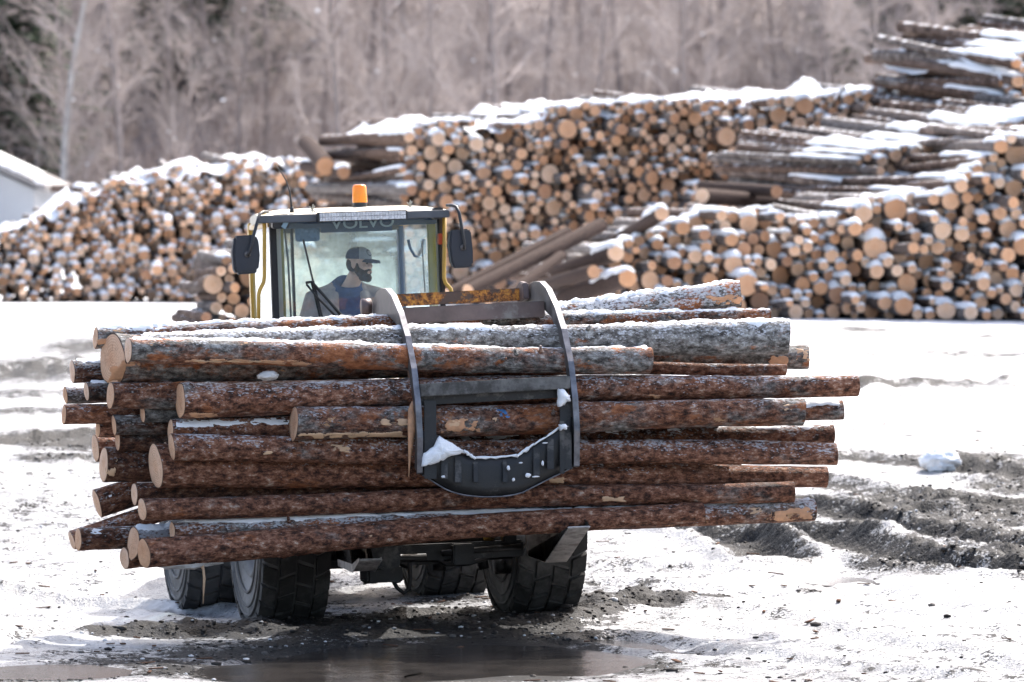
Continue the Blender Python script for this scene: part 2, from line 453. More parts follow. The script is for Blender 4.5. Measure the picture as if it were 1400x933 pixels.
rut([(840, 870), (960, 884), (1100, 905), (1250, 932)], .5, .04, .018)
rut([(-40, 700), (120, 690), (300, 700), (420, 730)], .5, .04, .02)
rut([(-40, 745), (150, 742), (330, 770)], .5, .04, .02)
rut([(-40, 835), (100, 836), (220, 850)], .5, .035, .02)
rut([(820, 770), (960, 780), (1120, 800), (1420, 850)], .5, .035, .02)
rut([(820, 800), (1000, 815), (1200, 840), (1420, 880)], .5, .03, .02)
rut([(-40, 655), (90, 645), (210, 640)], .5, .04, .02)
rut([(1130, 565), (1280, 560), (1420, 552)], .5, .05, 0)
rut([(1120, 600), (1280, 588), (1420, 580)], .5, .05, 0)
rut([(-40, 615), (80, 600), (180, 590)], .6, .08, .03)
rut([(-40, 505), (90, 495), (200, 485)], .6, .07, 0)
rut([(1100, 530), (1250, 523), (1420, 515)], .6, .09, 0)
rut([(1050, 480), (1250, 489), (1420, 492)], .6, .07, 0)

def mud_at(x, y):
    m = np.full(np.shape(x), 0.0)
    for (cx, cy, sx, sy, s) in BLOBS:
        q = ((x - cx) / sx) ** 2 + ((y - cy) / sy) ** 2
        m = np.maximum(m, s * np.exp(-np.clip(q, 0, 40) ** 1.3 * .8))
    near = .42 * sstep(78, 52, y) * sstep(-10, 20, y)
    m = np.maximum(m, near)
    streak = fbm(x * .35, y * .09, 5, 4)
    return np.clip(m + (streak - .5) * .35 * sstep(.05, .3, m), 0, 1)
def seg_dist(x, y, pts):
    best = np.full(np.shape(x), 1e9); side = np.zeros(np.shape(x)); along = np.zeros(np.shape(x)); acc = 0
    for (ax, ay), (bx, by) in zip(pts[:-1], pts[1:]):
        dx, dy = bx - ax, by - ay; L = math.hypot(dx, dy)
        t = np.clip(((x - ax) * dx + (y - ay) * dy) / (L * L), 0, 1)
        d = np.hypot(x - ax - t * dx, y - ay - t * dy)
        sg = ((x - ax) * dy - (y - ay) * dx) / L
        u = d < best
        best = np.where(u, d, best); side = np.where(u, sg, side); along = np.where(u, acc + t * L, along); acc += L
    return best, side, along
def ground_z(x, y, detail=True, mud=None):
    x = np.asarray(x, float); y = np.asarray(y, float)
    z = zbase(y)
    z = z + (fbm(x * .12, y * .12, 31, 3) - .5) * .22 * sstep(50, 70, y) * sstep(170, 150, y)
    # the footprint of the machine tilts with it
    ca, sa = math.cos(YAW), math.sin(YAW)
    xl = (x - L_LOC.x) * ca + (y - L_LOC.y) * sa; yl = -(x - L_LOC.x) * sa + (y - L_LOC.y) * ca
    wdw = sstep(3.6, 1.8, np.abs(xl)) * sstep(4.0, 2.2, np.abs(yl - 1.55))
    z = z + wdw * (ROLL * xl - NOSE * yl)
    for (cx, cy, sx, sy, dep, lev) in POOLS:
        q = ((x - cx) / sx) ** 2 + ((y - cy) / sy) ** 2
        wq = np.exp(-(np.clip(q, 0, 60) * .2) ** 3); z = z * (1 - wq) + float(zbase(cy)) * wq
    if mud is None: mud = mud_at(x, y)
    m = mud
    pl = np.zeros(np.shape(x))
    for (cx, cy, sx, sy, dep, lev) in POOLS:
        q = ((x - cx) / sx) ** 2 + ((y - cy) / sy) ** 2
        g = np.exp(-np.clip(q, 0, 40) * .9); pl = np.maximum(pl, np.exp(-(np.clip(q, 0, 60) * .28) ** 3))
        z = z - dep * g * (.35 + 1.3 * fbm(x * .75, y * .5, 61, 3))
    if detail:
        z = z + (fbm(x * .9, y * .9, 3, 3) - .5) * .07 * sstep(80, 60, y) * (1 - pl)
        rough = sstep(.35, .9, m) * (1 - pl)
        z = z + rough * ((fbm(x * 3.1, y * 3.1, 7, 4, .62) - .45) * .15 + (fbm(x * 8, y * 8, 8, 2) - .5) * .085)
        z = z + (fbm(x * 6.0, y * 6.0, 21, 2) - .5) * .012 * (1 - pl)
        for pts, wd, dep, tr in RUTS:
            d, sd_, al = seg_dist(x, y, pts)
            q = d / (wd / 2)
            trough = np.exp(-q ** 4) ; berm = np.exp(-((q - 1.5) / .42) ** 2)
            nn = fbm(x * 2.2, y * 2.2, 41, 3)
            z = z - dep * trough + dep * .9 * berm * (.35 + nn)
            if tr:
                ph = al / .19 + np.abs(sd_) / .24
                z = z + tr * np.exp(-((q - .75) / .7) ** 4) * (np.abs((ph % 1) - .5) * 2 - .3)
        # churned berm thrown up in front of the wheels
        d, sd_, al = seg_dist(x, y, CHURN)
        z = z + np.exp(-(d / .42) ** 2) * (.03 + .12 * (fbm(x * 4.2, y * 4.2, 77, 3, .6) - .35))
    return z
CHURN = [G(150, 868), G(300, 866), G(440, 868), G(560, 862), G(700, 856), G(800, 842), G(925, 830)]

def grow(a, step, end, f):
    out = [a]
    while out[-1] < end: out.append(out[-1] + step); step *= f
    return out
xs_r = grow(6.6, .06, 320, 1.13)[1:]
xs = np.array([-q for q in xs_r[::-1]] + list(np.arange(-6.6, 6.601, .048)) + xs_r)
ys = np.array(sorted(set([round(-(q) + 36.4, 3) for q in grow(0, .1, 190, 1.2)[1:]])) + list(np.arange(36.5, 54, .045)) + grow(54, .05, 176, 1.022))
X, Y = np.meshgrid(xs, ys)
MUD = mud_at(X, Y)
Z = ground_z(X, Y, True, MUD)
for _r in RUTS:
    d, _, _ = seg_dist(X, Y, _r[0])
    if _r[3] > .03: MUD = np.maximum(MUD, .85 * np.exp(-(d / (_r[1] * .9)) ** 4) * (.5 + fbm(X * .8, Y * .8, 55, 3)))
    else: MUD = np.maximum(MUD, .55 * np.exp(-(d / (_r[1] * .5)) ** 4) * (.3 + fbm(X * .8, Y * .8, 56, 3)))
d, _, _ = seg_dist(X, Y, CHURN)
MUD = np.clip(np.maximum(MUD, 1.05 * np.exp(-(d / .45) ** 4)), 0, 1)
ny, nx = X.shape
idx = np.arange(nx * ny).reshape(ny, nx)
F = np.stack([idx[:-1, :-1], idx[:-1, 1:], idx[1:, 1:], idx[1:, :-1]], -1).reshape(-1, 4)
gme = np_mesh('ground', np.stack([X, Y, Z], -1).reshape(-1, 3), F)
at = gme.attributes.new('mud', 'FLOAT', 'POINT'); at.data.foreach_set('value', MUD.astype(np.float32).ravel())

m = NT('slush_snow_and_wet_mud'); v = m.objvec(rand=False)
mud_a = m.n('Attribute', attribute_name='mud').outputs['Fac']
n1 = m.noise(v, 5.5, 5, .72); n2 = m.noise(v, 34, 3, .65); n3 = m.noise(v, 1.1, 3, .55)
stretch = m.n('Mapping', {'Vector': v, 'Scale': (1.0, .28, 1.0)}).outputs[0]
n4 = m.noise(stretch, 3.2, 5, .74)
s = m.math('ADD', mud_a, m.math('ADD', m.math('MULTIPLY', m.math('SUBTRACT', n1, .5), 1.5), m.math('MULTIPLY', m.math('SUBTRACT', n2, .5), 1.35)))
s = m.math('ADD', s, m.math('MULTIPLY', m.math('SUBTRACT', n4, .5), 1.0))
f = m.smooth(s, .55, .68)
snowc = m.ramp(n1, [(.3, (.66, .665, .675)), (.62, (.85, .855, .865))])
slush = m.mix(m.smooth(m.math('ADD', mud_a, m.math('MULTIPLY', m.math('SUBTRACT', n3, .5), .6)), .06, .42), snowc, m.ramp(n4, [(.34, (.14, .141, .146)), (.5, (.245, .249, .257)), (.66, (.37, .375, .385))]))
mudc = m.ramp(n2, [(.3, (.010, .010, .0102)), (.5, (.022, .0215, .0215)), (.70, (.052, .050, .050))])
c = m.mix(f, slush, mudc)
rough = m.n('MapRange', {0: f, 1: 0.0, 2: 1.0, 3: .55, 4: .55}).outputs[0]
rough = m.math('ADD', rough, m.math('MULTIPLY', m.math('SUBTRACT', n2, .5), .3))
h = m.math('ADD', m.math('MULTIPLY', n1, .6), m.math('ADD', m.math('MULTIPLY', n2, .45), m.math('MULTIPLY', f, .25)))
wet = m.math('MULTIPLY', m.smooth(mud_a, .15, .40), m.smooth(n3, .38, .60))
rough = m.math('SUBTRACT', rough, m.math('MULTIPLY', m.math('MULTIPLY', wet, m.math('SUBTRACT', 1.0, f)), .26))
spec = m.math('ADD', m.n('MapRange', {0: f, 1: 0.0, 2: 1.0, 3: .14, 4: .06}).outputs[0], m.math('MULTIPLY', m.math('MULTIPLY', wet, m.math('SUBTRACT', 1.0, f)), .35))
MAT['ground'] = m.P(col=c, rough=rough, spec=spec, nor=m.bump(h, .9, .045))
ground = link('ground', gme, MAT['ground'])
tag(ground, 'slushy log yard of trampled snow and churned black mud', kind='structure')

# standing melt water in the hollows
m = NT('muddy_melt_water'); v = m.objvec(rand=False)
nr = m.noise(v, 9, 4, .6)
MAT['water'] = m.P(col=m.ramp(m.noise(v, 2.5, 4, .6), [(.35, (.018, .0165, .016)), (.65, (.042, .037, .034))]), rough=.14, spec=.5, nor=m.bump(nr, .4, .015))
for (cx, cy, sx, sy, dep, lev) in POOLS:
    gz = float(zbase(cy)) - dep * .46
    n = 40; vsx = []
    for k in range(n):
        a = 2 * math.pi * k / n; rr = 1.28 * (1 + .12 * math.sin(3 * a + cx) + .07 * math.sin(7 * a + cy))
        vsx.append((cx + math.cos(a) * sx * rr, cy + math.sin(a) * sy * rr, gz))
    me = bpy.data.meshes.new('puddle'); me.from_pydata(vsx, [], [tuple(range(n))]); me.update()
    o = link('puddle', me, MAT['water'], smooth=False)
    tag(o, 'shallow brown melt-water puddle lying in the mud', kind='structure')

# churned clods of mud and crumbled slush
def rock_proto(seed):
    bm = bmesh.new(); bmesh.ops.create_icosphere(bm, subdivisions=1, radius=1)
    rr = random.Random(seed)
    vs_ = np.array([v.co[:] for v in bm.verts]); fs_ = np.array([[v.index for v in f.verts] for f in bm.faces]); bm.free()
    vs_ = vs_ * (np.array([[.7 + rr.random() * .6] for _ in vs_])) * np.array([[1.15, .9, .7]])
    return vs_, fs_
ROCKS = [rock_proto(i) for i in range(6)]
def clods(name, pts, sizes, mat, label):
    V = []; Fc = []; n = 0
    for i, ((x, y, z), s_) in enumerate(zip(pts, sizes)):
        rv, rf = ROCKS[i % 6]; a = i * 2.399
        ca, sa = math.cos(a), math.sin(a)
        q = rv @ np.array([[ca, sa, 0], [-sa, ca, 0], [0, 0, 1]]) * s_ + np.array([x, y, z + s_ * .05])
        V.append(q); Fc.append(rf + n); n += len(rv)
    o = link(name, np_mesh(name, np.concatenate(V), np.concatenate(Fc)), mat, smooth=False)
    tag(o, label, kind='stuff'); return o
cand_x = RNG.uniform(-7, 7, 60000); cand_y = RNG.uniform(36.8, 60, 60000)
mv = mud_at(cand_x, cand_y)
d, _, _ = seg_dist(cand_x, cand_y, CHURN)
mv = np.maximum(mv, 1.25 * np.exp(-(d / .5) ** 2))
for (cx, cy, sx, sy, dep, lev) in POOLS: mv = np.where(((cand_x - cx) / sx) ** 2 + ((cand_y - cy) / sy) ** 2 < 1.1, 0, mv)
keep = RNG.uniform(0, 1, 60000) < sstep(.40, 1.1, mv) * .9 + .02
cx_, cy_ = cand_x[keep], cand_y[keep]
cz_ = ground_z(cx_, cy_)
sz = RNG.uniform(.006, .020, len(cx_)) * np.where(RNG.uniform(0, 1, len(cx_)) < .05, 2.0, 1)
m = NT('wet_mud_clods'); v = m.objvec(rand=False); isl = m.n('NewGeometry').outputs['Random Per Island']
MAT['clod'] = m.P(col=m.ramp(isl, [(0, (.016, .014, .013)), (.75, (.055, .048, .043)), (.93, (.12, .11, .10)), (.97, (.6, .6, .61))]), rough=.75, spec=.2, nor=m.bump(m.noise(v, 60, 4), .6, .01))
clods('mud_clods', np.stack([cx_, cy_, cz_], -1), sz, MAT['clod'], 'churned lumps of wet black mud thrown up by tyres')

nb_ = 420; bx_ = RNG.uniform(-6.5, 6.5, nb_); by_ = np.concatenate([RNG.uniform(37, 52, nb_ // 2), RNG.uniform(52, 82, nb_ - nb_ // 2)]); bz_ = ground_z(bx_, by_)
V = []; Fc = []
for i in range(nb_):
    a = RNG.uniform(0, 6.28); l_, w_ = RNG.uniform(.02, .07), RNG.uniform(.006, .018); ca, sa = math.cos(a), math.sin(a); tl = RNG.uniform(-.3, .3)
    for (u, q, h_) in ((-1, -1, 0), (1, -1, 0), (1, 1, 0), (-1, 1, 0), (-1, -1, .008), (1, -1, .008), (1, 1, .008), (-1, 1, .008)):
        V.append((bx_[i] + ca * u * l_ - sa * q * w_, by_[i] + sa * u * l_ + ca * q * w_, bz_[i] + h_ + .006 + tl * u * l_ * .4))
    n = i * 8; Fc += [(n, n + 3, n + 2, n + 1), (n + 4, n + 5, n + 6, n + 7), (n, n + 1, n + 5, n + 4), (n + 2, n + 3, n + 7, n + 6), (n + 1, n + 2, n + 6, n + 5), (n + 3, n, n + 4, n + 7)]
lit = link('bark_litter', np_mesh('bark_litter', V, Fc), simple('brown_bark_litter', (.11, .062, .042), .9, var=.4, scale=3, spec=.1), smooth=False)
tag(lit, 'small brown flakes of bark scattered over the slush', kind='stuff')

def lump(name, c, size, seed, mat, label=None, cat=None, parent=None, sub=4):
    bm = bmesh.new(); bmesh.ops.create_icosphere(bm, subdivisions=sub, radius=1)
    for v_ in bm.verts:
        p = v_.co.copy(); q = p * 2.3
        s_ = 1 + .75 * (float(fbm(q.x + seed, q.y + q.z * 1.7, seed, 4)) - .5) + .4 * (float(fbm(q.z * 3 + seed, q.x * 3 + q.y * 2, seed + 9, 4, .65)) - .5)
        v_.co = Vector((p.x * size[0], p.y * size[1], p.z * size[2])) * s_ + Vector(c)
    me = bpy.data.meshes.new(name); bm.to_mesh(me); bm.free()
    o = link(name, me, mat, parent)
    if label: tag(o, label, cat)
    return o
gx, gy = G(1285, 645)
o = lump('snow_clump', (0, 0, .06), (.19, .16, .12), 4, MAT['snow'], 'lone white lump of snow sitting on the churned mud', 'snow lump')
o.location = (gx, gy, .03 + float(ground_z(np.array([gx]), np.array([gy]))[0]))

# ------------------------------------------------------------------ wooded hillside behind the yard
hx = np.linspace(-160, 160, 161); hy = np.concatenate([np.arange(163, 260, 1.0), np.linspace(260, 700, 40)])
HX, HY = np.meshgrid(hx, hy)
def hill_z(x, y):
    x = np.asarray(x, float); y = np.asarray(y, float)
    return zbase(y) - .25 * sstep(172, 163, y) + .03 + (fbm(x * .05, y * .05, 91, 4) - .5) * 5 * sstep(172, 200, y) + (fbm(x * .4, y * .4, 92, 3) - .5) * .6 * sstep(168, 180, y)
HZ = hill_z(HX, HY)
hn, wn_ = HX.shape; hi = np.arange(hn * wn_).reshape(hn, wn_)
hf = np.stack([hi[:-1, :-1], hi[:-1, 1:], hi[1:, 1:], hi[1:, :-1]], -1).reshape(-1, 4)
m = NT('leaf_litter_hillside'); v = m.objvec(rand=False)
a_ = m.noise(v, .35, 8, .7); b_ = m.noise(v, 1.4, 6, .7)
c = m.ramp(b_, [(.3, (.15, .122, .112)), (.5, (.27, .23, .215)), (.72, (.38, .335, .315))])  # litter colours lightened in place of haze over the slope
c = m.mix(m.smooth(m.math('ADD', a_, m.math('MULTIPLY', b_, .5)), .93, 1.02), c, (.74, .74, .77))
MAT['hill'] = m.P(col=c, rough=.95, spec=.1, nor=m.bump(b_, .8, .4))
hill = link('hillside', np_mesh('hillside', np.stack([HX, HY, HZ], -1).reshape(-1, 3), hf), MAT['hill'])
tag(hill, 'steep hillside of brown leaf litter behind the log yard', kind='structure')
# ================================================================== the wood on the hillside
MAT['trunk'] = simple('grey_brown_tree_bark', (.25, .21, .195), .9, var=.4, scale=5, bump=.5)
MAT['pale_trunk'] = simple('pale_birch_bark', (.36, .34, .325), .85, var=.3, scale=3, bump=.3)
MAT['twig'] = simple('haze_paled_bare_twigs', (.42, .36, .335), .9, var=.25, scale=.6)  # twigs paled in their colour to stand in for distance haze
m = NT('spruce_needles'); v = m.objvec(); isl = m.n('NewGeometry').outputs['Random Per Island']
MAT['needle'] = m.P(col=m.ramp(isl, [(0, (.022, .034, .022)), (.6, (.045, .066, .038)), (1, (.085, .105, .055))]), rough=.8, spec=.15)

def tube_np(p0, p1, r0, r1, n=3):
    p0 = np.array(p0); p1 = np.array(p1); d = p1 - p0; L = np.linalg.norm(d) + 1e-9; d = d / L
    a = np.cross(d, [0, 0, 1] if abs(d[2]) < .9 else [1, 0, 0]); a /= np.linalg.norm(a); b = np.cross(d, a)
    ang = np.arange(n) * 2 * math.pi / n
    ring = np.cos(ang)[:, None] * a + np.sin(ang)[:, None] * b
    return np.concatenate([p0 + ring * r0, p1 + ring * r1])
def tubes_mesh(name, segs, n=3):
    V = []; Fc = []
    base = np.array([[k, (k + 1) % n, (k + 1) % n + n, k + n] for k in range(n)])
    for i, s_ in enumerate(segs): V.append(tube_np(*s_, n=n)); Fc.append(base + i * 2 * n)
    return np_mesh(name, np.concatenate(V), np.concatenate(Fc))
def grow_tree(seed, height, spread, droop=.0, twigs=1.0):
    rr = random.Random(seed)
    trunk = []; limbs = []; snow = []
    p = Vector((0, 0, -.3)); d = Vector((rr.uniform(-.05, .05), rr.uniform(-.05, .05), 1)).normalized()
    r0 = height * .008 + .025; nseg = 14; pts = [p.copy()]
    for i in range(nseg):
        d = (d + Vector((rr.uniform(-.07, .07), rr.uniform(-.07, .07), .05))).normalized()
        p = p + d * height / nseg; pts.append(p.copy())
    for i in range(nseg):
        trunk.append((pts[i], pts[i + 1], r0 * (1 - i / nseg * .85), r0 * (1 - (i + 1) / nseg * .85)))
    def branch(p, d, L, r, lvl):
        k = 4 if lvl < 2 else 3
        q = p.copy(); dd = d.copy()
        for i in range(k):
            dd = (dd + Vector((rr.uniform(-.22, .22), rr.uniform(-.22, .22), rr.uniform(-.12, .22) - droop))).normalized()
            q2 = q + dd * L / k
            limbs.append((q.copy(), q2.copy(), max(.0045, r * (1 - i / k * .7)), max(.004, r * (1 - (i + 1) / k * .7))))
            if lvl < 2 and rr.random() < .06: snow.append((q2.copy(), .03 + rr.random() * .05))
            if lvl < 3:
                nb = int(2.6 * twigs + rr.random())
                for _ in range(nb):
                    ax = Vector((rr.gauss(0, 1), rr.gauss(0, 1), rr.gauss(.25, 1))).normalized()
                    nd = (dd * .75 + ax * .62).normalized()
                    branch(q + (q2 - q) * rr.random(), nd, L * rr.uniform(.38, .58), r * .45, lvl + 1)
            q = q2
    nl = int(height * 1.5)
    for j in range(nl):
        t = .14 + .84 * (j + rr.random()) / nl
        i = min(nseg - 1, int(t * nseg)); bp = pts[i].lerp(pts[i + 1], t * nseg - i)
        a = rr.uniform(0, 2 * math.pi)
        up = rr.uniform(.35, .9)
        bd = Vector((math.cos(a), math.sin(a), up * 1.3)).normalized()
        branch(bp, bd, spread * (1 - .55 * t) * rr.uniform(.6, 1.15), r0 * .26 * (1 - .6 * t) + .006, 1)
    return trunk, limbs, snow
def flakes_mesh(name, snow):
    V = []; Fc = []; n = 0
    for i, (p, s_) in enumerate(snow):
        rv, rf = ROCKS[i % 6]; V.append(rv * s_ + np.array(p[:])); Fc.append(rf + n); n += len(rv)
    return np_mesh(name, np.concatenate(V), np.concatenate(Fc))
TREES = []
for i, (h_, sp) in enumerate([(15, 3.6), (13, 3.2), (11, 3.4), (16, 3.0), (9, 3.0), (12, 3.8)]):
    tk, lb, sn = grow_tree(100 + i, h_, sp)
    TREES.append((tubes_mesh('trunk', tk, 7), tubes_mesh('crown', lb, 3), flakes_mesh('snow', sn)))
for tr in TREES:
    tr[0].polygons.foreach_set('use_smooth', [True] * len(tr[0].polygons))
    tr[1].materials.append(MAT['twig']); tr[2].materials.append(MAT['snow'])
PALE = []
for tr in TREES:
    mp = tr[0].copy(); mp.materials.append(MAT['pale_trunk']); PALE.append(mp); tr[0].materials.append(MAT['trunk'])
def plant_tree(k, x, y, s_, rz, label, group, pale=False, name='bare_tree'):
    e = empty(name, Matrix.Translation((x, y, float(hill_z(x, y)) if y > 163 else float(zbase(y)))) @ Matrix.Rotation(rz, 4, 'Z') @ Matrix.Scale(s_, 4))
    tag(e, label, 'tree', group)
    for nm, me in (('trunk', PALE[k] if pale else TREES[k][0]), ('crown', TREES[k][1]), ('snow', TREES[k][2])):
        o = bpy.data.objects.new(nm, me); COL.objects.link(o); o.parent = e
        if nm == 'snow': o['kind'] = 'stuff'
    return e
rt = random.Random(5)
ti = 0
for row, (yy, n) in enumerate([(168, 15), (174, 15), (181, 16), (189, 15), (198, 15), (208, 14)]):
    for j in range(n):
        halfw = 21 + (yy - 168) * .1
        x = -halfw + (j + .5 + rt.uniform(-.45, .45)) * 2 * halfw / n
        pxx = 700 + FPX * x / yy; near_ = ('front row', 'second row', 'third row', 'middle of the slope', 'upper slope', 'back of the wood')[row]
        where = 'left of the cab' if pxx < 330 else 'behind the cab' if pxx < 640 else 'over the tall back pile' if pxx < 1150 else 'over the highest stack'
        plant_tree(ti % 6, x, yy + rt.uniform(-2.5, 2.5), rt.uniform(.75, 1.15), rt.uniform(0, 6.28), 'bare leafless tree in the wood ' + where + ', ' + near_, 'leafless trees of the wood'); ti += 1
pb = P(80, 100, 166)
plant_tree(3, pb.x, 166, .9, 1.2, 'pale-barked slender tree standing alone above the roof of the white shed', None, True, 'birch_tree')
pb = P(700, 100, 120)

# brush: the mass of thin stems between the trees
segs = []
rb = random.Random(3)
for i in range(9000):
    y = rb.uniform(164, 214); hw = 24 + (y - 164) * .15; x = rb.uniform(-hw, hw); z = float(zbase(y)) - .2
    h_ = rb.uniform(1.0, 4.2); lean = Vector((rb.gauss(0, .28), rb.gauss(0, .28), 1)).normalized()
    p0 = Vector((x, y, z)); p1 = p0 + lean * h_
    segs.append((p0, p1, .022, .009))
    for k in range(3):
        q = p0.lerp(p1, rb.uniform(.3, .95)); segs.append((q, q + (lean + Vector((rb.gauss(0, .6), rb.gauss(0, .6), .3))).normalized() * rb.uniform(.5, 1.5), .010, .005))
m = NT('reddish_brush_stems'); isl = m.n('NewGeometry').outputs['Random Per Island']
MAT['brush'] = m.P(col=m.ramp(isl, [(0, (.22, .17, .155)), (.5, (.33, .275, .255)), (.8, (.40, .34, .32)), (1, (.48, .44, .42))]), rough=.9, spec=.1)
brush = link('undergrowth', tubes_mesh('undergrowth', segs, 3), MAT['brush'], smooth=False)
tag(brush, 'tangle of thin bare mauve brush covering the hillside', kind='stuff')

# dark spruces up the slope
def spruce(seed, h_):
    rr = random.Random(seed); V = []; Fc = []; n = 0; tk = [(Vector((0, 0, -.4)), Vector((0, 0, h_)), h_ * .016, .02)]
    z = h_ * .06
    while z < h_ * .99:
        t = z / h_; L = (1 - t) ** .8 * h_ * .24 + .1; nb = 9 if t < .8 else 6
        for b in range(nb):
            a = rr.uniform(0, 6.283); d = Vector((math.cos(a), math.sin(a), rr.uniform(-.35, -.05))); l_ = L * rr.uniform(.65, 1.1)
            side = Vector((-math.sin(a), math.cos(a), 0)); k = max(3, int(l_ / .22))
            for i in range(k):
                c0 = Vector((0, 0, z)) + d * l_ * (i + .5) / k
                wd = .10 + .26 * (1 - i / k) * min(1, l_)
                for sgn in (-1, 1):
                    q = [c0, c0 + side * sgn * wd + d * .16 + Vector((0, 0, rr.uniform(-.16, .02))), c0 + d * .3 + Vector((0, 0, rr.uniform(-.1, .05)))]
                    V += [tuple(v_) for v_ in q]; Fc.append((n, n + 1, n + 2)); n += 3
        z += h_ * .022 + .05
    return tubes_mesh('trunk', tk, 7), np_mesh('crown', V, Fc)
SPR = [spruce(21, 17), spruce(22, 14)]
for a, b in SPR: a.materials.append(MAT['trunk']); b.materials.append(MAT['needle'])
sp_list = [(2, 172), (38, 174), (232, 194), (262, 192), (312, 196), (-40, 172), (-90, 178), (1210, 190), (1255, 188), (1310, 191), (1370, 187), (1430, 184)]
for i, (px, yy) in enumerate(sp_list):
    q = P(px, 20, yy)
    e = empty('spruce_tree', Matrix.Translation((q.x, yy, float(hill_z(q.x, yy)))) @ Matrix.Rotation(i * 1.3, 4, 'Z') @ Matrix.Scale(rt.uniform(.8, 1.05), 4))
    tag(e, 'dark green spruce among leafless trees at the ' + ('far upper left of the wood' if px < 60 else 'upper left, right of the pale slender tree' if px < 400 else 'upper right of the wood'), 'tree', 'spruces on the hillside')
    for nm, me in zip(('trunk', 'crown'), SPR[i % 2]):
        o = bpy.data.objects.new(nm, me); COL.objects.link(o); o.parent = e

# white shed at the left edge, behind the far pile
sy = 150.0; x1 = P(64, 260, sy).x; z1 = P(64, 260, sy).z; zr = P(0, 231, sy).z; xr = P(0, 231, sy).x
slope = (zr - z1) / (x1 - xr); half = 4.2; xc = x1 - half; zt = z1 + slope * half; gz = .6
shed = empty('white_shed', Matrix.Translation((xc, sy, gz))); tag(shed, 'white-walled shed with a snow-edged low roof behind the far log pile', 'shed')
MAT['shedwall'] = simple('white_siding_greyed_for_shade', (.33, .345, .37), .7, var=.08, scale=1.2)  # white siding toned blue-grey, its shade put into the colour
MAT['shedroof'] = simple('grey_metal_roof', (.20, .19, .19), .6, .3, var=.2, scale=2)
MB().prism([(-half + .35, -.6), (half - .35, -.6), (half - .35, z1 - gz + .02), (0, zt - gz - .1), (-half + .35, z1 - gz + .02)], 'y', 0, 9).build('wall', MAT['shedwall'], shed)
rf = MB().prism([(-half, z1 - gz - .05), (0, zt - gz - .05), (half, z1 - gz - .05), (half, z1 - gz + .12), (0, zt - gz + .14), (-half, z1 - gz + .12)], 'y', -.4, 9.4).build('roof', MAT['shedroof'], shed)
b = MB(); rr = random.Random(8)
for sgn in (-1, 1):
    for i in range(26):
        t = (i + rr.random() * .6) / 26
        b.ball((sgn * half * t, rr.uniform(-.38, -.2), (zt - gz + .16) - slope * half * t), (rr.uniform(.06, .2), .2, rr.uniform(.02, .07)), 8, 6)
    b.hexa([(0, -.2, zt - gz + .15), (sgn * half * .97, -.2, z1 - gz + .15), (0, 9.3, zt - gz + .15), (sgn * half * .97, 9.3, z1 - gz + .15),
            (0, -.2, zt - gz + .18), (sgn * half * .97, -.2, z1 - gz + .17), (0, 9.3, zt - gz + .18), (sgn * half * .97, 9.3, z1 - gz + .17)])
o = b.build('roof_snow', MAT['snow'], shed, smooth=True); o['kind'] = 'stuff'
# ================================================================== log piles
LEN = 5.0
def log_proto(seed, n=14, rings=5):
    rr = np.random.default_rng(seed)
    ang = np.arange(n) * 2 * np.pi / n
    shape = 1 + .05 * np.sin(2 * ang + rr.uniform(0, 6)) + .03 * np.sin(3 * ang + rr.uniform(0, 6)) + rr.uniform(-.015, .015, n)
    V = []; tx = np.array([0, .05, .35, .7, 1.0]) * LEN
    bend = rr.uniform(-.5, .5, 2)
    for i, x in enumerate(tx):
        t = x / LEN; q = (1 - .16 * t) * shape * (.985 if i == 0 else 1)
        V.append(np.stack([np.full(n, x) + (rr.uniform(-.1, .1) * np.cos(ang) * .25 if i in (0, 4) else 0), q * np.cos(ang) + bend[0] * t * (1 - t), q * np.sin(ang) + bend[1] * t * (1 - t)], -1))
    V = np.concatenate(V)
    c0 = np.array([[-.012, 0, 0]]); c1 = np.array([[LEN, 0, 0]])
    nv = len(V); V = np.concatenate([V, c0, c1])
    Fc = []; mi = []
    for i in range(rings - 1):
        for k in range(n):
            a, b = i * n + k, i * n + (k + 1) % n
            Fc += [(a, b, b + n), (a, b + n, a + n)]; mi += [0, 0]
    for k in range(n):
        Fc.append((nv, (k + 1) % n, k)); mi.append(1)
        e = (rings - 1) * n; Fc.append((nv + 1, e + k, e + (k + 1) % n)); mi.append(1)
    Fc = np.array(Fc); V[:, 1:] = V[:, 1:]
    return V, Fc, np.array(mi)
def cap_proto(seed, L):
    """settled snow along the top of a log of unit radius"""
    rr = np.random.default_rng(seed); nx_, na = 12, 9
    t = np.linspace(0, 1, nx_); a = np.linspace(-1, 1, na)
    T, A = np.meshgrid(t, a, indexing='ij')
    wid = np.radians(58) * (.8 + .4 * rr.random(nx_))[:, None]
    prof = np.sqrt(np.clip(1 - A ** 2, 0, 1))
    th = .18 + .62 * fbm(T * L * 2.2 + seed, A * .8 + seed * 3, seed, 3)
    edge = np.minimum(1, np.minimum((T + .012) / .06, (1.02 - T) / .12))
    r = .97 + th * prof * np.clip(edge, 0, 1) ** .5 - .03
    X_ = T * L - .03; ang = A * wid
    V = np.stack([X_, r * np.sin(ang), r * np.cos(ang)], -1).reshape(-1, 3)
    ii = np.arange(nx_ * na).reshape(nx_, na)
    q = np.stack([ii[:-1, :-1], ii[1:, :-1], ii[1:, 1:], ii[:-1, 1:]], -1).reshape(-1, 4)
    Fc = np.concatenate([q[:, [0, 1, 2]], q[:, [0, 2, 3]]])
    # close the front
    f0 = [(ii[0, k], ii[0, k + 1], len(V)) for k in range(na - 1)]
    V = np.concatenate([V, [[-.03, 0, .8]]])
    return V, np.concatenate([Fc, np.array(f0)])
LP_ = [log_proto(i) for i in range(12)]
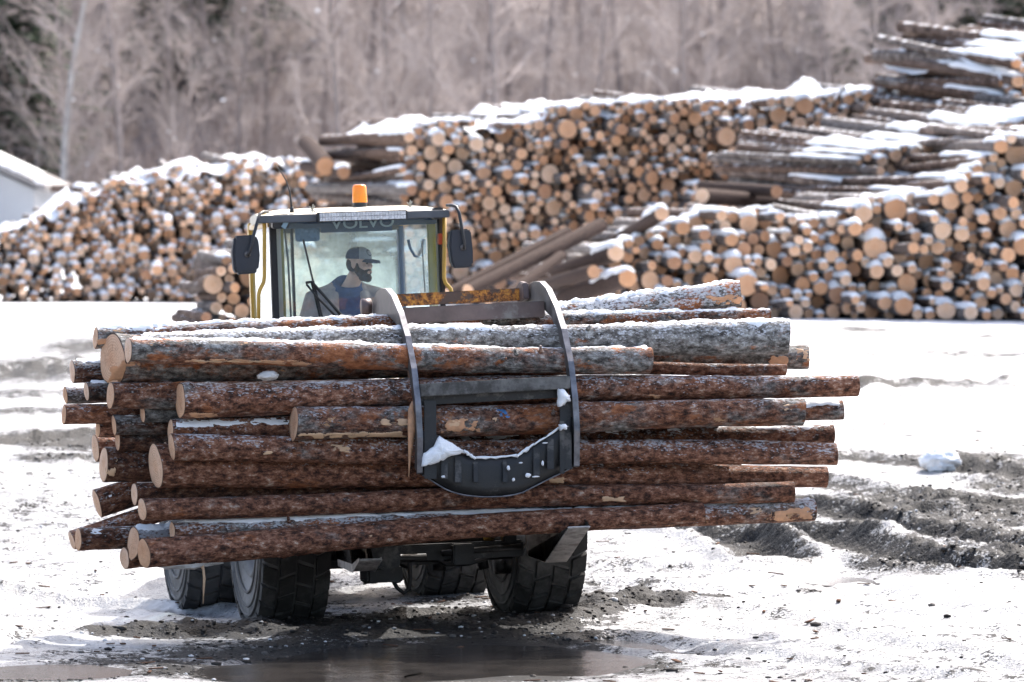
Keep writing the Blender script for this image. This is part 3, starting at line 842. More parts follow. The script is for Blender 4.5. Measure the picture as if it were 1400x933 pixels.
CP_ = [cap_proto(50 + i, (.9, 1.5, 2.4, .6)[i % 4]) for i in range(12)]
def with_uv(me, V, Fc):
    uv = me.uv_layers.new(name='UVMap'); li = Fc.ravel()
    uv.data.foreach_set('uv', V[li][:, 1:3].astype(np.float32).ravel())
LM = []
for i, (V, Fc, mi) in enumerate(LP_):
    me = np_mesh('log', V, Fc, mi); with_uv(me, V, Fc); me.materials.append(MAT['pile_bark']); me.materials.append(MAT['pile_cut'])
    sm = (mi == 0); me.polygons.foreach_set('use_smooth', sm); me.set_sharp_from_angle(angle=R(50)); LM.append(me)
CM = []
for i, (V, Fc) in enumerate(CP_):
    me = np_mesh('snow_cap', V, Fc); me.materials.append(MAT['snow']); me.polygons.foreach_set('use_smooth', [True] * len(Fc)); CM.append(me)

def pack(x0, x1, floor, top, radii, rng, step=.012, maxn=3000):
    """drop discs of mixed size into a heap: each comes to rest in a valley between those below it"""
    gx = np.arange(x0, x1, step); H = {r: np.maximum(floor(gx) + r, floor(gx) + r) for r in radii}
    T = top(gx); out = []
    for r in radii:
        H[r][(gx < x0 + r) | (gx > x1 - r)] = 1e6
    fails = 0
    while fails < 60 and len(out) < maxn:
        r = radii[int(rng.integers(len(radii)))]
        h = H[r]
        loc = np.where((h[1:-1] <= h[:-2]) & (h[1:-1] <= h[2:]) & (h[1:-1] < 1e5))[0] + 1
        ok = loc[h[loc] + r * .6 < T[loc]]
        if len(ok) == 0: fails += 1; continue
        rel = h[ok] - floor(gx[ok]) + rng.uniform(0, .35, len(ok)); j = ok[np.argmin(rel)]
        x, z = gx[j], h[j]; out.append((x, z, r))
        for q in H:
            R_ = r + q; dd = np.abs(gx - x); mk = dd < R_
            H[q][mk] = np.maximum(H[q][mk], z + np.sqrt(R_ * R_ - dd[mk] ** 2))
    return out

ALL = []   # every pile log: matrix, proto, cap, pile key, front point, radius
def prof_px(pts, d):
    xs_ = [P(px, py, d).x for px, py in pts]; zs_ = [P(px, py, d).z for px, py in pts]
    return lambda x: np.interp(x, xs_, zs_)
def pile(key, d, pxl, pxr, top, radii, yaw, lean, jit, capp, seed, bottom=None, tilt=.0):
    rng = np.random.default_rng(seed)
    x0, x1 = P(pxl, 300, d).x, P(pxr, 300, d).x
    fl = float(zbase(d))
    floor = (lambda x: np.full(np.shape(x), fl)) if bottom is None else prof_px(bottom, d)
    tp = prof_px(top, d)
    discs = pack(x0, x1, floor, tp, radii, rng)
    for (x, z, r) in discs:
        hgt = z - fl
        y = d + lean * hgt + rng.normal(0, jit) + (rng.random() < .12) * rng.uniform(-.35, .1)
        a = yaw + rng.normal(0, .06)
        p = Vector((x * (y / d) if False else x, y, z))
        M = Matrix.Translation(p) @ Matrix.Rotation(a + math.pi / 2, 4, 'Z') @ Matrix.Rotation(rng.normal(-tilt, .025), 4, 'Y')
        topmost = z + r * 1.9 > float(tp(np.array([x]))[0])
        cap = rng.random() < (min(1, capp * 1.7 + .35) if topmost else capp)
        ALL.append(dict(M=M, r=r, proto=int(rng.integers(12)), cap=(int(rng.integers(3)) * 4 + 2 if key in ('middle', 'upper') else int(rng.integers(12))) if cap else None, key=key, p=p, top=topmost))
    return discs, tp, fl, (x0, x1)

mix_r = lambda rs: [r for r, n in rs for _ in range(int(n * 2))]
RB = mix_r([(.055, 2), (.070, 5), (.085, 5), (.105, 3), (.135, 1), (.175, .5)])
RC = mix_r([(.060, 2), (.075, 5), (.092, 5), (.115, 3), (.15, 1), (.19, .5)])
RA = mix_r([(.060, 3), (.075, 5), (.092, 3), (.12, 1)])
PB = pile('back', 97, 545, 1300, [(540, 215), (556, 182), (590, 166), (640, 164), (690, 172), (720, 165), (760, 142), (870, 138), (960, 134), (1060, 134), (1120, 131), (1200, 118), (1250, 132), (1300, 138)], RB, R(17), .04, .24, .32, 1)
PC = pile('front', 84, 800, 1520, [(795, 372), (830, 338), (880, 318), (930, 300), (985, 288), (1060, 284), (1100, 300), (1140, 292), (1200, 268), (1260, 262), (1310, 252), (1345, 215), (1380, 186), (1420, 175), (1520, 170)], RC, R(12), .32, .30, .70, 2)
PD1 = pile('middle', 88.5, 1170, 1540, [(1165, 212), (1190, 205), (1260, 196), (1330, 178), (1400, 160), (1540, 150)], RC, R(24), .06, .2, .45, 3, tilt=.05)
PD = pile('upper', 92.5, 1365, 1600, [(1360, 150), (1368, 92), (1390, 74), (1420, 66), (1500, 45), (1600, 40)], RC, R(22), .05, .25, .75, 4, tilt=.06)
PA = pile('far', 112, -260, 505, [(-260, 330), (-60, 326), (0, 318), (40, 300), (75, 278), (110, 262), (150, 246), (200, 236), (250, 222), (285, 232), (310, 216), (380, 214), (430, 224), (462, 232), (505, 245)], RA, R(6), .6, .32, .75, 5)
PE = pile('stub', 74, 276, 440, [(272, 420), (285, 392), (300, 362), (318, 340), (360, 332), (440, 330)], RB, R(10), .05, .22, .08, 6)

# individuals: the three hundred that show largest; everything else of a pile is one mass
def px_of(p):
    v_ = p - Vector((0, 0, CAM_H)); s_, c_ = math.sin(PITCH), math.cos(PITCH)
    f_ = v_.y * c_ - v_.z * s_; u_ = v_.y * s_ + v_.z * c_
    return 700 + FPX * v_.x / f_, 466.5 - FPX * u_ / f_
ctop = PC[1]
def shown(q):
    px, py = px_of(q['p'])
    if not (5 < px < 1395 and py < 445): return False
    if 350 < px < 605 and 300 < py: return False
    if py > 400 and 120 < px < 1050: return False
    if q['key'] in ('back', 'middle', 'upper'):
        x84 = q['p'].x * 84 / q['p'].y
        if 805 < px and py > px_of(Vector((x84, 84, float(ctop(np.array([x84]))[0]))))[1] + 8: return False
    if q['key'] == 'far' and px > 345 and py > 275: return False
    return True
for q in ALL: q['score'] = q['r'] / q['p'].y * (1 if shown(q) else 0)
order = sorted(range(len(ALL)), key=lambda i: -ALL[i]['score'])
MAT['shaded_bark'] = simple('shade_darkened_pile_bark', (.060, .042, .036), .9, var=.45, scale=6, bump=.4, spec=.08)  # pile bark again, darkened in colour for shade on the loose logs
LOOSE_N = 11
single = set(order[:300 - LOOSE_N - 2])
LBL = {'back': ('log end facing out of the tall log pile behind the cab', 'logs in the tall back pile'),
       'front': ('snow-dusted log end in the low near pile on the right', 'logs in the low front pile'),
       'middle': ('log in the stepped stack above the low near pile', 'logs in the stepped stack'),
       'upper': ('snowy log in the highest stack at the right edge of the photo', 'logs in the highest stack'),
       'far': ('log end in the blurred snowy pile left of the loader cab', 'logs in the far snowy pile'),
       'stub': ('log in the small bare stack just left of the cab', 'logs in the small stack beside the cab')}
WHERE = {'back': 'tall back pile', 'front': 'low near pile on the right', 'middle': 'stepped stack above the near pile', 'upper': 'highest stack at the right edge',
         'far': 'blurred snowy pile at left', 'stub': 'small stack just left of the cab'}
mass = {}
for i, q in enumerate(ALL):
    M = q['M'] @ Matrix.Diagonal((.55 if q['key'] == 'stub' else 1, q['r'] * .98, q['r'] * .98, 1))
    if i in single and q['score'] > 0:
        o = bpy.data.objects.new('log', LM[q['proto']]); COL.objects.link(o); o.matrix_basis = M
        o.color = (.45, .25, .25, 1)
        fl_z = float(zbase(q['p'].y)); hh_ = q['p'].z - fl_z
        size_ = 'thick' if q['r'] > .125 else 'slim' if q['r'] < .08 else 'medium'
        lvl_ = 'top row' if q['top'] else 'foot' if hh_ < .5 else 'lower half' if hh_ < 1.5 else 'upper half'
        tag(o, size_ + (' snow-capped' if q['cap'] is not None else ' bare') + ' log in the ' + lvl_ + ' of the ' + WHERE[q['key']], 'log', LBL[q['key']][1])
        if q['cap'] is not None:
            c_ = bpy.data.objects.new('snow_cap', CM[q['cap']]); COL.objects.link(c_); c_.parent = o
    else:
        mass.setdefault(q['key'], []).append((M, q))
for key, lst in mass.items():
    V = []; Fc = []; mi = []; U = []; n = 0; CV = []; CF = []; cn = 0
    for M, q in lst:
        Mn = np.array(M)
        v_, f_, m_ = LP_[q['proto']]
        V.append(v_ @ Mn[:3, :3].T + Mn[:3, 3]); Fc.append(f_ + n); mi.append(m_); U.append(v_[:, 1:3]); n += len(v_)
        if q['cap'] is not None:
            v_, f_ = CP_[q['cap']]; CV.append(v_ @ Mn[:3, :3].T + Mn[:3, 3]); CF.append(f_ + cn); cn += len(v_)
    V = np.concatenate(V); Fc = np.concatenate(Fc); mi = np.concatenate(mi); U = np.concatenate(U)
    me = np_mesh('log_mass', V, Fc, mi)
    uv = me.uv_layers.new(name='UVMap'); uv.data.foreach_set('uv', U[Fc.ravel()].astype(np.float32).ravel())
    me.materials.append(MAT['pile_bark']); me.materials.append(MAT['pile_cut'])
    me.polygons.foreach_set('use_smooth', mi == 0); me.set_sharp_from_angle(angle=R(50))
    o = bpy.data.objects.new('log_mass', me); COL.objects.link(o); o.color = (.45, .25, .25, 1)
    tag(o, 'mass of further stacked logs: ' + LBL[key][1], kind='stuff')
    if CV:
        s_ = link('snow', np_mesh('snow', np.concatenate(CV), np.concatenate(CF)), MAT['snow'])
        tag(s_, 'snow lying on the ' + LBL[key][1], kind='stuff')

# snow blanket over the top of each pile
def blanket(name, prof, d, yaw, px0, px1, drop, depth, seed, lean, label, thick=.10):
    fl = float(zbase(d)); x0, x1 = P(px0, 300, d).x, P(px1, 300, d).x
    gx = np.arange(x0, x1, .07); gy = np.arange(0, depth, .10)
    A, B = np.meshgrid(gx, gy, indexing='ij'); zt_ = prof(A)
    n_ = fbm(A * 3.0 + seed, B * 1.3, seed, 4); n2 = fbm(A * .8 + seed, B * .6, seed + 5, 3)
    Zs = zt_ - drop + (n_ - .5) * .42 * (.5 + n2) + thick * (n2 - .5) * 2 - .25 * sstep(.25, 0, B) * (1 - n_) - .10 * B * 0
    Xs = A - math.sin(yaw) * B; Ys = d + lean * (zt_ - fl) + .06 + math.cos(yaw) * B + (n_ - .5) * .2
    ii = np.arange(A.size).reshape(A.shape)
    q = np.stack([ii[:-1, :-1], ii[1:, :-1], ii[1:, 1:], ii[:-1, 1:]], -1).reshape(-1, 4)
    o = link(name, np_mesh(name, np.stack([Xs, Ys, Zs], -1).reshape(-1, 3), q), MAT['snow'])
    tag(o, label, kind='stuff')
blanket('snow_blanket', PB[1], 97, R(17), 560, 1190, .02, 4.4, 1, .04, 'snow blanketing the top of the tall back pile')
blanket('snow_blanket', PA[1], 112, R(6), -250, 470, .05, 4.6, 2, .50, 'thick snow covering the top of the far left pile', .14)
if 0: blanket('snow_blanket', PC[1], 84, R(12), 860, 1510, .08, 2.6, 3, .20, 'snow on the top of the low near pile')
blanket('snow_blanket', PD[1], 92.5, R(22), 1370, 1590, -.05, 4.8, 4, .05, 'snow on top of the highest stack', .12)

# loose logs lying about the foot of the piles (two ends given where they show in the photo)
def span_log(name, a, b, ra, rb, label, group, cap=None, cat='log', proto=0):
    d_ = b - a; L_ = d_.length
    q = d_.to_track_quat('X', 'Z').to_matrix().to_4x4()
    o = bpy.data.objects.new(name, LM[proto]); COL.objects.link(o)
    o.matrix_basis = Matrix.Translation(a) @ q @ Matrix.Diagonal((L_ / LEN, ra, ra, 1)); o.color = (.6, .2, .2, 1)
    o.material_slots[0].link = 'OBJECT'; o.material_slots[0].material = MAT['shaded_bark']
    tag(o, label, cat, group)
    if cap is not None:
        c_ = bpy.data.objects.new('snow_cap', CM[cap]); COL.objects.link(c_); c_.parent = o
    return o
for i, (a, da, b, db, r_, lab, cap) in enumerate([
    ((822, 308), 82.2, (640, 398), 78.6, .105, 'longest of the dark logs leaning diagonally against the back pile', None),
    ((776, 318), 83.0, (610, 402), 80.0, .085, 'dark log leaning diagonally, behind the longest leaning one', None),
    ((768, 350), 80.6, (668, 420), 78.2, .08, 'short dark log leaning under the longest leaning one', None),
    ((842, 346), 81.0, (760, 372), 83.5, .13, 'log with round pale end lying sideways at the left foot of the near pile', 1),
    ((812, 372), 80.6, (742, 392), 83.4, .10, 'thin log lying sideways below the pale-ended one', None),
    ((858, 380), 80.2, (770, 408), 83.0, .14, 'thick snow-topped log at the lower left foot of the near pile', 2),
    ((905, 292), 83.4, (838, 330), 86.4, .11, 'log sloping down at the upper left shoulder of the near pile', 5),
    ((960, 268), 85.6, (1062, 276), 88.6, .12, 'grey log lying sideways in the gap above the near pile', None),
    ((1062, 262), 86.6, (960, 254), 89.6, .10, 'thin grey log lying above the sideways grey one', None),
    ((445, 228), 99.0, (418, 196), 102.5, .17, 'thick pale log lying on top between the far and back piles', None),
    ((470, 236), 98.5, (416, 228), 102.0, .12, 'slim log lying between the far pile and the back pile', 3)]):
    span_log('loose_log', P(*a, da), P(*b, db), r_, r_, lab, 'loose logs among the piles', cap, proto=i)
# ================================================================== the load of logs in the grapple
FRONT = -2.12          # loader-frame y of the front layer
def Q(px, py, k):
    return L_MAT @ LP(px, py, FRONT + k)
# left end (x, y, diameter), right end, depth step, grey, snow, red, crust (m), cut slant, label
LOADS = [
 ('C', (176, 478, 35), (888, 494, 37), .00, .58, .34, .85, .012, .15, 'lichen-grey front log with a long orange scar, ending short on the right'),
 ('K', (247, 548, 50), (1172, 526, 29), .00, .30, .42, .45, .0, .12, 'reddish front log running widest, its right end reaching furthest right'),
 ('L', (402, 581, 47), (1099, 564, 37), -.08, .45, .35, .75, .0, .05, 'front log with pale stripped underside and a blue paint dab behind the grapple'),
 ('P', (235, 613, 35), (1143, 621, 31), .00, .22, .42, .30, .0, .12, 'dark red-brown front log just above the widest round butt, frost along its top'),
 ('Z', (197, 757, 40), (962, 699, 29), .00, .12, .12, .30, .0, .28, 'lowest front log of the load, sloping up to the right above the wheels'),
 ('D', (190, 471, 30), (1077, 461, 47), .10, .95, .48, .40, .015, .10, 'thick silver-grey log with snowy top crossing behind the upper grapple bars'),
 ('Q', (213, 637, 55), (1130, 651, 30), .05, .10, .25, .35, .0, .16, 'brown log with the big pale oval butt at left, mid height'),
 ('W', (195, 697, 31), (1085, 671, 28), .05, .25, .15, .30, .0, .20, 'dark log running just under the grapple lip'),
 ('Y', (236, 725, 27), (1112, 698, 33), .10, .35, .55, .60, .012, .15, 'frosty log second from the bottom with orange right end'),
 ('B', (154, 492, 64), (1105, 487, 34), .20, .70, .30, .65, .0, .30, 'log with the largest flared split butt at upper left'),
 ('A', (131, 461, 30), (1052, 431, 19), .42, .50, .50, .85, .017, .06, 'long thin snowy log along the top back of the load'),
 ('E', (470, 462, 27), (1012, 403, 36), .62, .70, .70, .70, .026, .05, 'snow-covered log at the very top, tilting up to the right'),
 ('T2', (560, 508, 22), (1074, 505, 15), .22, .25, .35, .45, .0, .05, 'thin dark log squeezed under the silver-grey one at the right'),
 ('O', (233, 589, 30), (1152, 559, 27), .16, .25, .40, .45, .006, .10, 'brown log just behind the blue-dabbed one, its cut end stepped at left'),
 ('S2', (225, 622, 36), (1139, 592, 25), .18, .25, .45, .40, .010, .12, 'log wedged behind the big pale oval butt with a splintered end'),
 ('J', (151, 540, 37), (1040, 536, 30), .26, .28, .35, .40, .0, .12, 'brown log emerging under the flared split butt'),
 ('M', (195, 566, 25), (1020, 560, 24), .30, .55, .30, .30, .0, .10, 'short-showing grey log in the gap left of the reddish front log'),
 ('N', (156, 580, 27), (980, 575, 26), .34, .45, .55, .25, .008, .10, 'snow-topped dark log above the mossy one at the left'),
 ('MO', (161, 604, 26), (1000, 606, 27), .34, .30, .30, .15, .0, .10, 'mossy dark log above the broad shaded butt at the left'),
 ('R', (142, 637, 47), (1010, 630, 40), .36, .10, .45, .10, .0, .10, 'broad shaded log with peeling dark bark low on the left side'),
 ('V', (184, 676, 31), (1020, 668, 28), .22, .12, .30, .20, .0, .14, 'dark log whose pale end shows above the frosty bottom logs'),
 ('Z2', (183, 742, 47), (1000, 686, 28), .14, .25, .75, .25, .020, .22, 'snow-topped log with tall oval butt beside the lowest front log'),
 ('Z3', (171, 765, 30), (900, 706, 22), .26, .15, .20, .20, .0, .20, 'lowest left log, mostly hidden behind the bottom front log'),
 ('X2', (107, 737, 31), (960, 692, 28), .40, .35, .50, .10, .004, .20, 'dark log sticking out furthest at the lower left'),
 ('U', (133, 690, 37), (640, 540, 30), .50, .30, .45, .30, .006, .10, 'tilted brown log rising to the right at the lower left'),
 ('X1', (98, 738, 26), (640, 560, 26), .46, .25, .35, .45, .0, .15, 'slanting orange-barked log behind the lower left tip'),
 ('S', (131, 612, 38), (960, 615, 30), .50, .15, .30, .55, .0, .12, 'log with oval tan end and reddish peeled bark at the left, mid height'),
 ('T', (134, 585, 24), (930, 590, 24), .52, .15, .30, .60, .0, .10, 'narrow reddish log between two others at the left, mid height'),
 ('I', (88, 566, 28), (950, 555, 26), .46, .10, .30, .55, .0, .08, 'red-brown log reaching furthest left of the load'),
 ('H2', (119, 537, 26), (940, 528, 25), .56, .40, .60, .05, .008, .08, 'black-barked snow-flecked log beside its paler twin at upper left'),
 ('H1', (90, 542, 24), (900, 520, 24), .76, .60, .70, .10, .010, .08, 'snow-flecked grey log in the upper left, behind the black-barked one'),
 ('G', (99, 507, 31), (900, 490, 28), .70, .40, .65, .15, .012, .08, 'dark frosty log jutting out alone at upper left'),
 ('BK', (420, 470, 30), (985, 452, 26), .86, .6, .60, .5, .02, .05, 'log lying deep in the top of the load behind the grapple'),
]
def axis_pts(e):
    k = e['k']; return Q(*e['l'][:2], k), Q(*e['r'][:2], k)
ents = []
for (key, l, r, k, gr, sn, rd, cr, cut, lab) in LOADS:
    ents.append(dict(key=key, l=l, r=r, k=k, grey=gr, snow=sn, red=rd, crust=cr, cut=cut, lab=lab))
def rad_at(e, t): # metres
    sc = FPX / (L_MAT @ Vector((0, FRONT + e['k'], 0))).y
    return (e['l'][2] * (1 - t) + e['r'][2] * t) / 2 / sc
# slide logs backwards until none is inside another
ents.sort(key=lambda e: e['k'])
for it in range(60):
    moved = False
    for i, a in enumerate(ents):
        for b in ents[i + 1:]:
            a0, a1 = axis_pts(a); b0, b1 = axis_pts(b); need = 0
            for s_ in np.linspace(0, 1, 9):
                p = a0.lerp(a1, s_); t = (p.x - b0.x) / (b1.x - b0.x)
                if not 0 <= t <= 1: continue
                q = b0.lerp(b1, t); dist = math.hypot(p.y - q.y, p.z - q.z) * .985; want = (rad_at(a, s_) + rad_at(b, t)) * .97
                if dist < want: need = max(need, want - dist)
            if need > .004: b['k'] += max(.006, need * .8); moved = True
    ents.sort(key=lambda e: e['k'])
    if not moved: break

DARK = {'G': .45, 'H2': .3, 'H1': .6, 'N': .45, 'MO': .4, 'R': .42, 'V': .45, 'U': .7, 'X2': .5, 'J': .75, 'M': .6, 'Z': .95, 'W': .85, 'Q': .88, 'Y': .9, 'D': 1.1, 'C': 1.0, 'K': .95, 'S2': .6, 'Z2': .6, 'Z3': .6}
def make_log(e, seed):
    a, b = axis_pts(e); d_ = b - a; L_ = d_.length
    r0, r1 = rad_at(e, 0), rad_at(e, 1)
    M = Matrix.Translation(a) @ d_.to_track_quat('X', 'Z').to_matrix().to_4x4()
    rg = np.random.default_rng(seed)
    n = 26; nr = int(L_ / .05); t = np.linspace(0, 1, nr + 1); x = t * L_
    ang = np.arange(n) * 2 * np.pi / n
    b1, b2 = rg.uniform(-.032, .032, 2); p1, p2 = rg.uniform(0, 6, 2)
    oy = b1 * np.sin(np.pi * t) + .006 * np.sin(7 * t + p1); oz = b2 * np.sin(np.pi * t) * .5 + .008 * np.sin(8 * t + p2)
    rad = r0 * (1 - t) + r1 * t
    rad = rad * (1 + .02 * np.sin(11 * t + p1) + .015 * np.sin(23 * t + p2))
    if e['key'] in ('B', 'Q'): rad = rad * np.where(t < .12, 1 + .10 * ((.12 - t) / .12) ** 2, 1) * (1 - .02 * t)
    TT, AA = np.meshgrid(t, ang, indexing='ij')
    ca, sa = np.cos(AA), np.sin(AA)
    shape = 1 + .045 * np.sin(2 * AA + p1 + TT) + .03 * np.sin(3 * AA + p2 + 2 * TT) + .015 * np.sin(5 * AA + p1)
    rough = (fbm(TT * L_ * 7 + seed * 3.1, (ca * 1.2 + 5), seed, 3) + fbm(TT * L_ * 7 + 9, (sa * 1.2 + 5), seed + 4, 3) - 1) * .055
    flake = (vnoise(TT * L_ * 26 + seed, ca * 5 + 7, seed + 8) + vnoise(TT * L_ * 26, sa * 5 + 9, seed + 12) - 1) * .028
    rr_ = rad[:, None] * (shape + rough + flake)
    # knots
    for _ in range(int(rg.integers(4, 9))):
        kt, ka = rg.random(), rg.uniform(0, 6.28)
        dx = (TT - kt) * L_ / .035; da = np.angle(np.exp(1j * (AA - ka))) * rad.mean() / .035
        rr_ = rr_ + .018 * np.exp(-(dx ** 2 + da ** 2))
    Yv = oy[:, None] + rr_ * ca; Zv = oz[:, None] + rr_ * sa
    # the saw cuts slant a little
    c0y, c0z = -e['cut'] * rg.uniform(.6, 1.2), rg.uniform(-.12, .12); c1y, c1z = rg.uniform(-.1, .25), rg.uniform(-.1, .1)
    Xv = x[:, None] + (c0y * Yv + c0z * Zv) * np.clip(1 - TT / .06, 0, 1) + (c1y * Yv + c1z * Zv) * np.clip(1 - (1 - TT) / .06, 0, 1)
    V = np.stack([Xv, Yv, Zv], -1)
    ii = np.arange((nr + 1) * n).reshape(nr + 1, n); jj = np.roll(ii, -1, 1)
    Fq = np.stack([ii[:-1], jj[:-1], jj[1:], ii[1:]], -1).reshape(-1, 4)
    root = empty('log', M); tag(root, e['lab'], 'log', 'logs carried in the grapple')
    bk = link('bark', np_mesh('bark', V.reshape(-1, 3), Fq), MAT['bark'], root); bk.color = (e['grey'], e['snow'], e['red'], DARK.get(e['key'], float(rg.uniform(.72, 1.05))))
    for end, sgn in ((0, -1), (-1, 1)):
        ring = V[end]; c = ring.mean(0)
        vv = [c + np.array([sgn * .002, 0, 0])]; uv = [(0, 0)]
        for f_ in (.5, .965, 1.0):
            for k in range(n):
                vv.append(c + (ring[k] - c) * f_ + np.array([sgn * (.003 if f_ < .98 else -.004), 0, 0])); uv.append((math.cos(ang[k]) * f_, math.sin(ang[k]) * f_))
        fs = [(0, 1 + k, 1 + (k + 1) % n) for k in range(n)]
        for s_ in (0, 1):
            o_ = 1 + s_ * n
            for k in range(n):
                k2 = (k + 1) % n; fs += [(o_ + k, o_ + n + k, o_ + n + k2), (o_ + k, o_ + n + k2, o_ + k2)]
        fs = [f if sgn > 0 else f[::-1] for f in fs]
        me = np_mesh('cut_end', vv, fs); u_ = me.uv_layers.new(name='UVMap')
        u_.data.foreach_set('uv', np.array(uv, np.float32)[np.array(fs).ravel()].ravel())
        link('cut_end', me, MAT['cut'], root, smooth=False)
    for s_ in range(int(rg.integers(1, 4))):
        kt = rg.uniform(.06, .94); ka = rg.uniform(-.9, .9) + (0 if (M.to_3x3() @ Vector((0, 1, 0))).y < 0 else math.pi)
        rr0 = float(np.interp(kt, t, rad)); dv = Vector((rg.uniform(-.5, .5), math.cos(ka), math.sin(ka) + .3)).normalized()
        p0_ = Vector((kt * L_, float(np.interp(kt, t, oy)), float(np.interp(kt, t, oz)))) + Vector((0, math.cos(ka), math.sin(ka))) * rr0 * .93
        st = MB().tube([p0_, p0_ + dv * rg.uniform(.02, .03), p0_ + dv * rg.uniform(.04, .075)], [.020, .013, .009], 8).build('branch_stub', MAT['bark'], root, smooth=True); st.color = bk.color
    if e['crust'] > 0:
        # settled snow crust: rises out of the bark in patches along the top
        ns = int(L_ / .016); na = 19; tt = np.linspace(.004, .996, ns); aa = np.linspace(-1, 1, na)
        T_, A_ = np.meshgrid(tt, aa, indexing='ij')
        rr2 = np.interp(tt, t, rad)[:, None]
        xx = T_ * L_
        nz_ = fbm(xx * 9 + seed * 7, A_ * 2.2 + 3, seed + 40, 5, .72); big = fbm(xx * 1.3 + seed, np.zeros_like(xx) + .5, seed + 50, 3)
        cov = .62 * e['snow'] + .26
        th = e['crust'] * ((nz_ - .5) * 4.2 + (big - .5) * 2.4 + cov * 1.5 - .62 - 1.9 * np.abs(A_) ** 1.6)
        th = np.clip(th, -.012, e['crust'] * 1.3)
        th = np.where((T_ < .006) | (T_ > .994), -.012, th)
        ph = np.radians(90) - A_ * np.radians(74)
        rs = rr2 * 1.02 + th
        Vs = np.stack([xx, np.interp(tt, t, oy)[:, None] + rs * np.cos(ph), np.interp(tt, t, oz)[:, None] + rs * np.sin(ph)], -1)
        si = np.arange(ns * na).reshape(ns, na)
        sq = np.stack([si[:-1, :-1], si[:-1, 1:], si[1:, 1:], si[1:, :-1]], -1).reshape(-1, 4)
        lowmask = (th[:-1, :-1] < -.008) & (th[:-1, 1:] < -.008) & (th[1:, 1:] < -.008) & (th[1:, :-1] < -.008)
        sq = sq[~lowmask.ravel()]
        if len(sq): link('snow', np_mesh('snow', Vs.reshape(-1, 3), sq[:, ::-1]), MAT['snow'], root)['kind'] = 'stuff'
    e['root'] = root; e['M'] = M; e['geo'] = (t, oy, oz, rad, L_)
    return root
for i, e in enumerate(ents): make_log(e, 300 + i)
BYK = {e['key']: e for e in ents}

def patch(e, t0, t1, a0, a1, mat, name, seed, label=None, lift=.004):
    """ragged patch lying on a log: t along it, a round it (degrees, 0 = towards the camera side, 90 = up)"""
    t, oy, oz, rad, L_ = e['geo']
    na, nt = 26, max(12, int((t1 - t0) * L_ / .006))
    T_, A_ = np.meshgrid(np.linspace(0, 1, nt), np.linspace(0, 1, na), indexing='ij')
    n_ = fbm(T_ * (t1 - t0) * L_ * 16 + seed, A_ * 2.2 + seed, seed, 5, .62)
    rim = np.minimum(np.minimum(T_, 1 - T_) * nt / 8, np.minimum(A_, 1 - A_) * 4.5)
    m_ = (n_ - .5) * 3.4 + np.minimum(rim, 1) * 1.0 - .75
    tt = t0 + T_ * (t1 - t0); ph = np.radians(180 + -(a0 + A_ * (a1 - a0)))   # camera side is -y of the frame, here local +y or -y
    sgn = 1 if (e['M'].to_3x3() @ Vector((0, 1, 0))).y < 0 else -1
    rr_ = np.interp(tt, t, rad) * 1.035 + lift * np.clip(m_ * 3, -3, 1)
    al = np.radians(a0 + A_ * (a1 - a0))
    Vs = np.stack([tt * L_, np.interp(tt, t, oy) + sgn * rr_ * np.cos(al), np.interp(tt, t, oz) + rr_ * np.sin(al)], -1)
    si = np.arange(nt * na).reshape(nt, na)
    sq = np.stack([si[:-1, :-1], si[:-1, 1:], si[1:, 1:], si[1:, :-1]], -1).reshape(-1, 4)
    ok = ((m_[:-1, :-1] + m_[1:, 1:]) / 2 > 0).ravel(); sq = sq[ok]
    if not len(sq): return
    o = link(name, np_mesh(name, Vs.reshape(-1, 3), sq), mat, e['root'])
    if label: o['label'] = label
def tpx(e, px): return (px - e['l'][0]) / (e['r'][0] - e['l'][0])
def bare(key, x0, x1, a0, a1, seed, mat='bare', name='bare_wood'):
    e = BYK[key]; patch(e, tpx(e, x0), tpx(e, x1), a0, a1, MAT[mat], name, seed)
bare('L', 398, 552, -62, -30, 1); bare('L', 508, 560, -12, 14, 2); bare('L', 600, 625, -20, 8, 3); bare('L', 658, 678, -5, 30, 4)
bare('L', 666, 692, 5, 55, 8, 'blue_paint', 'paint_mark'); bare('L', 1062, 1082, 10, 40, 6)
bare('L', 596, 650, -40, 20, 7, 'strip', 'torn_and_sunlit_bark'); bare('P', 438, 470, -5, 35, 8); bare('W', 585, 600, -30, 0, 9); bare('Q', 735, 765, -45, -10, 10)
bare('C', 250, 420, -62, -28, 11, 'strip', 'torn_and_sunlit_bark'); bare('C', 255, 360, -52, -38, 12); bare('W', 810, 850, -40, -5, 13); bare('Y', 1005, 1035, -5, 30, 14)
bare('B', 1078, 1104, -20, 60, 15); bare('D', 845, 890, -58, -42, 16, 'strip', 'torn_and_sunlit_bark'); bare('P', 350, 368, -30, 0, 17); bare('Z', 495, 505, -10, 10, 18)
bare('B', 140, 185, -60, 0, 19, 'strip', 'torn_and_sunlit_bark'); bare('K', 250, 300, -65, -35, 20, 'strip', 'torn_and_sunlit_bark'); bare('R', 140, 160, -60, 30, 21)
bare('E', 960, 1010, -50, 10, 22, 'strip', 'torn_and_sunlit_bark'); bare('Y', 1040, 1110, -55, 20, 23, 'strip', 'torn_and_sunlit_bark'); bare('B', 1040, 1078, -40, 10, 24, 'strip', 'torn_and_sunlit_bark')  # orange at these right ends puts sunlit bark into the colour
bare('A', 127, 160, -40, 20, 25, 'strip', 'torn_and_sunlit_bark'); bare('P', 680, 725, -60, -30, 26, 'strip', 'torn_and_sunlit_bark'); bare('K', 870, 900, -60, -20, 27, 'strip', 'torn_and_sunlit_bark')

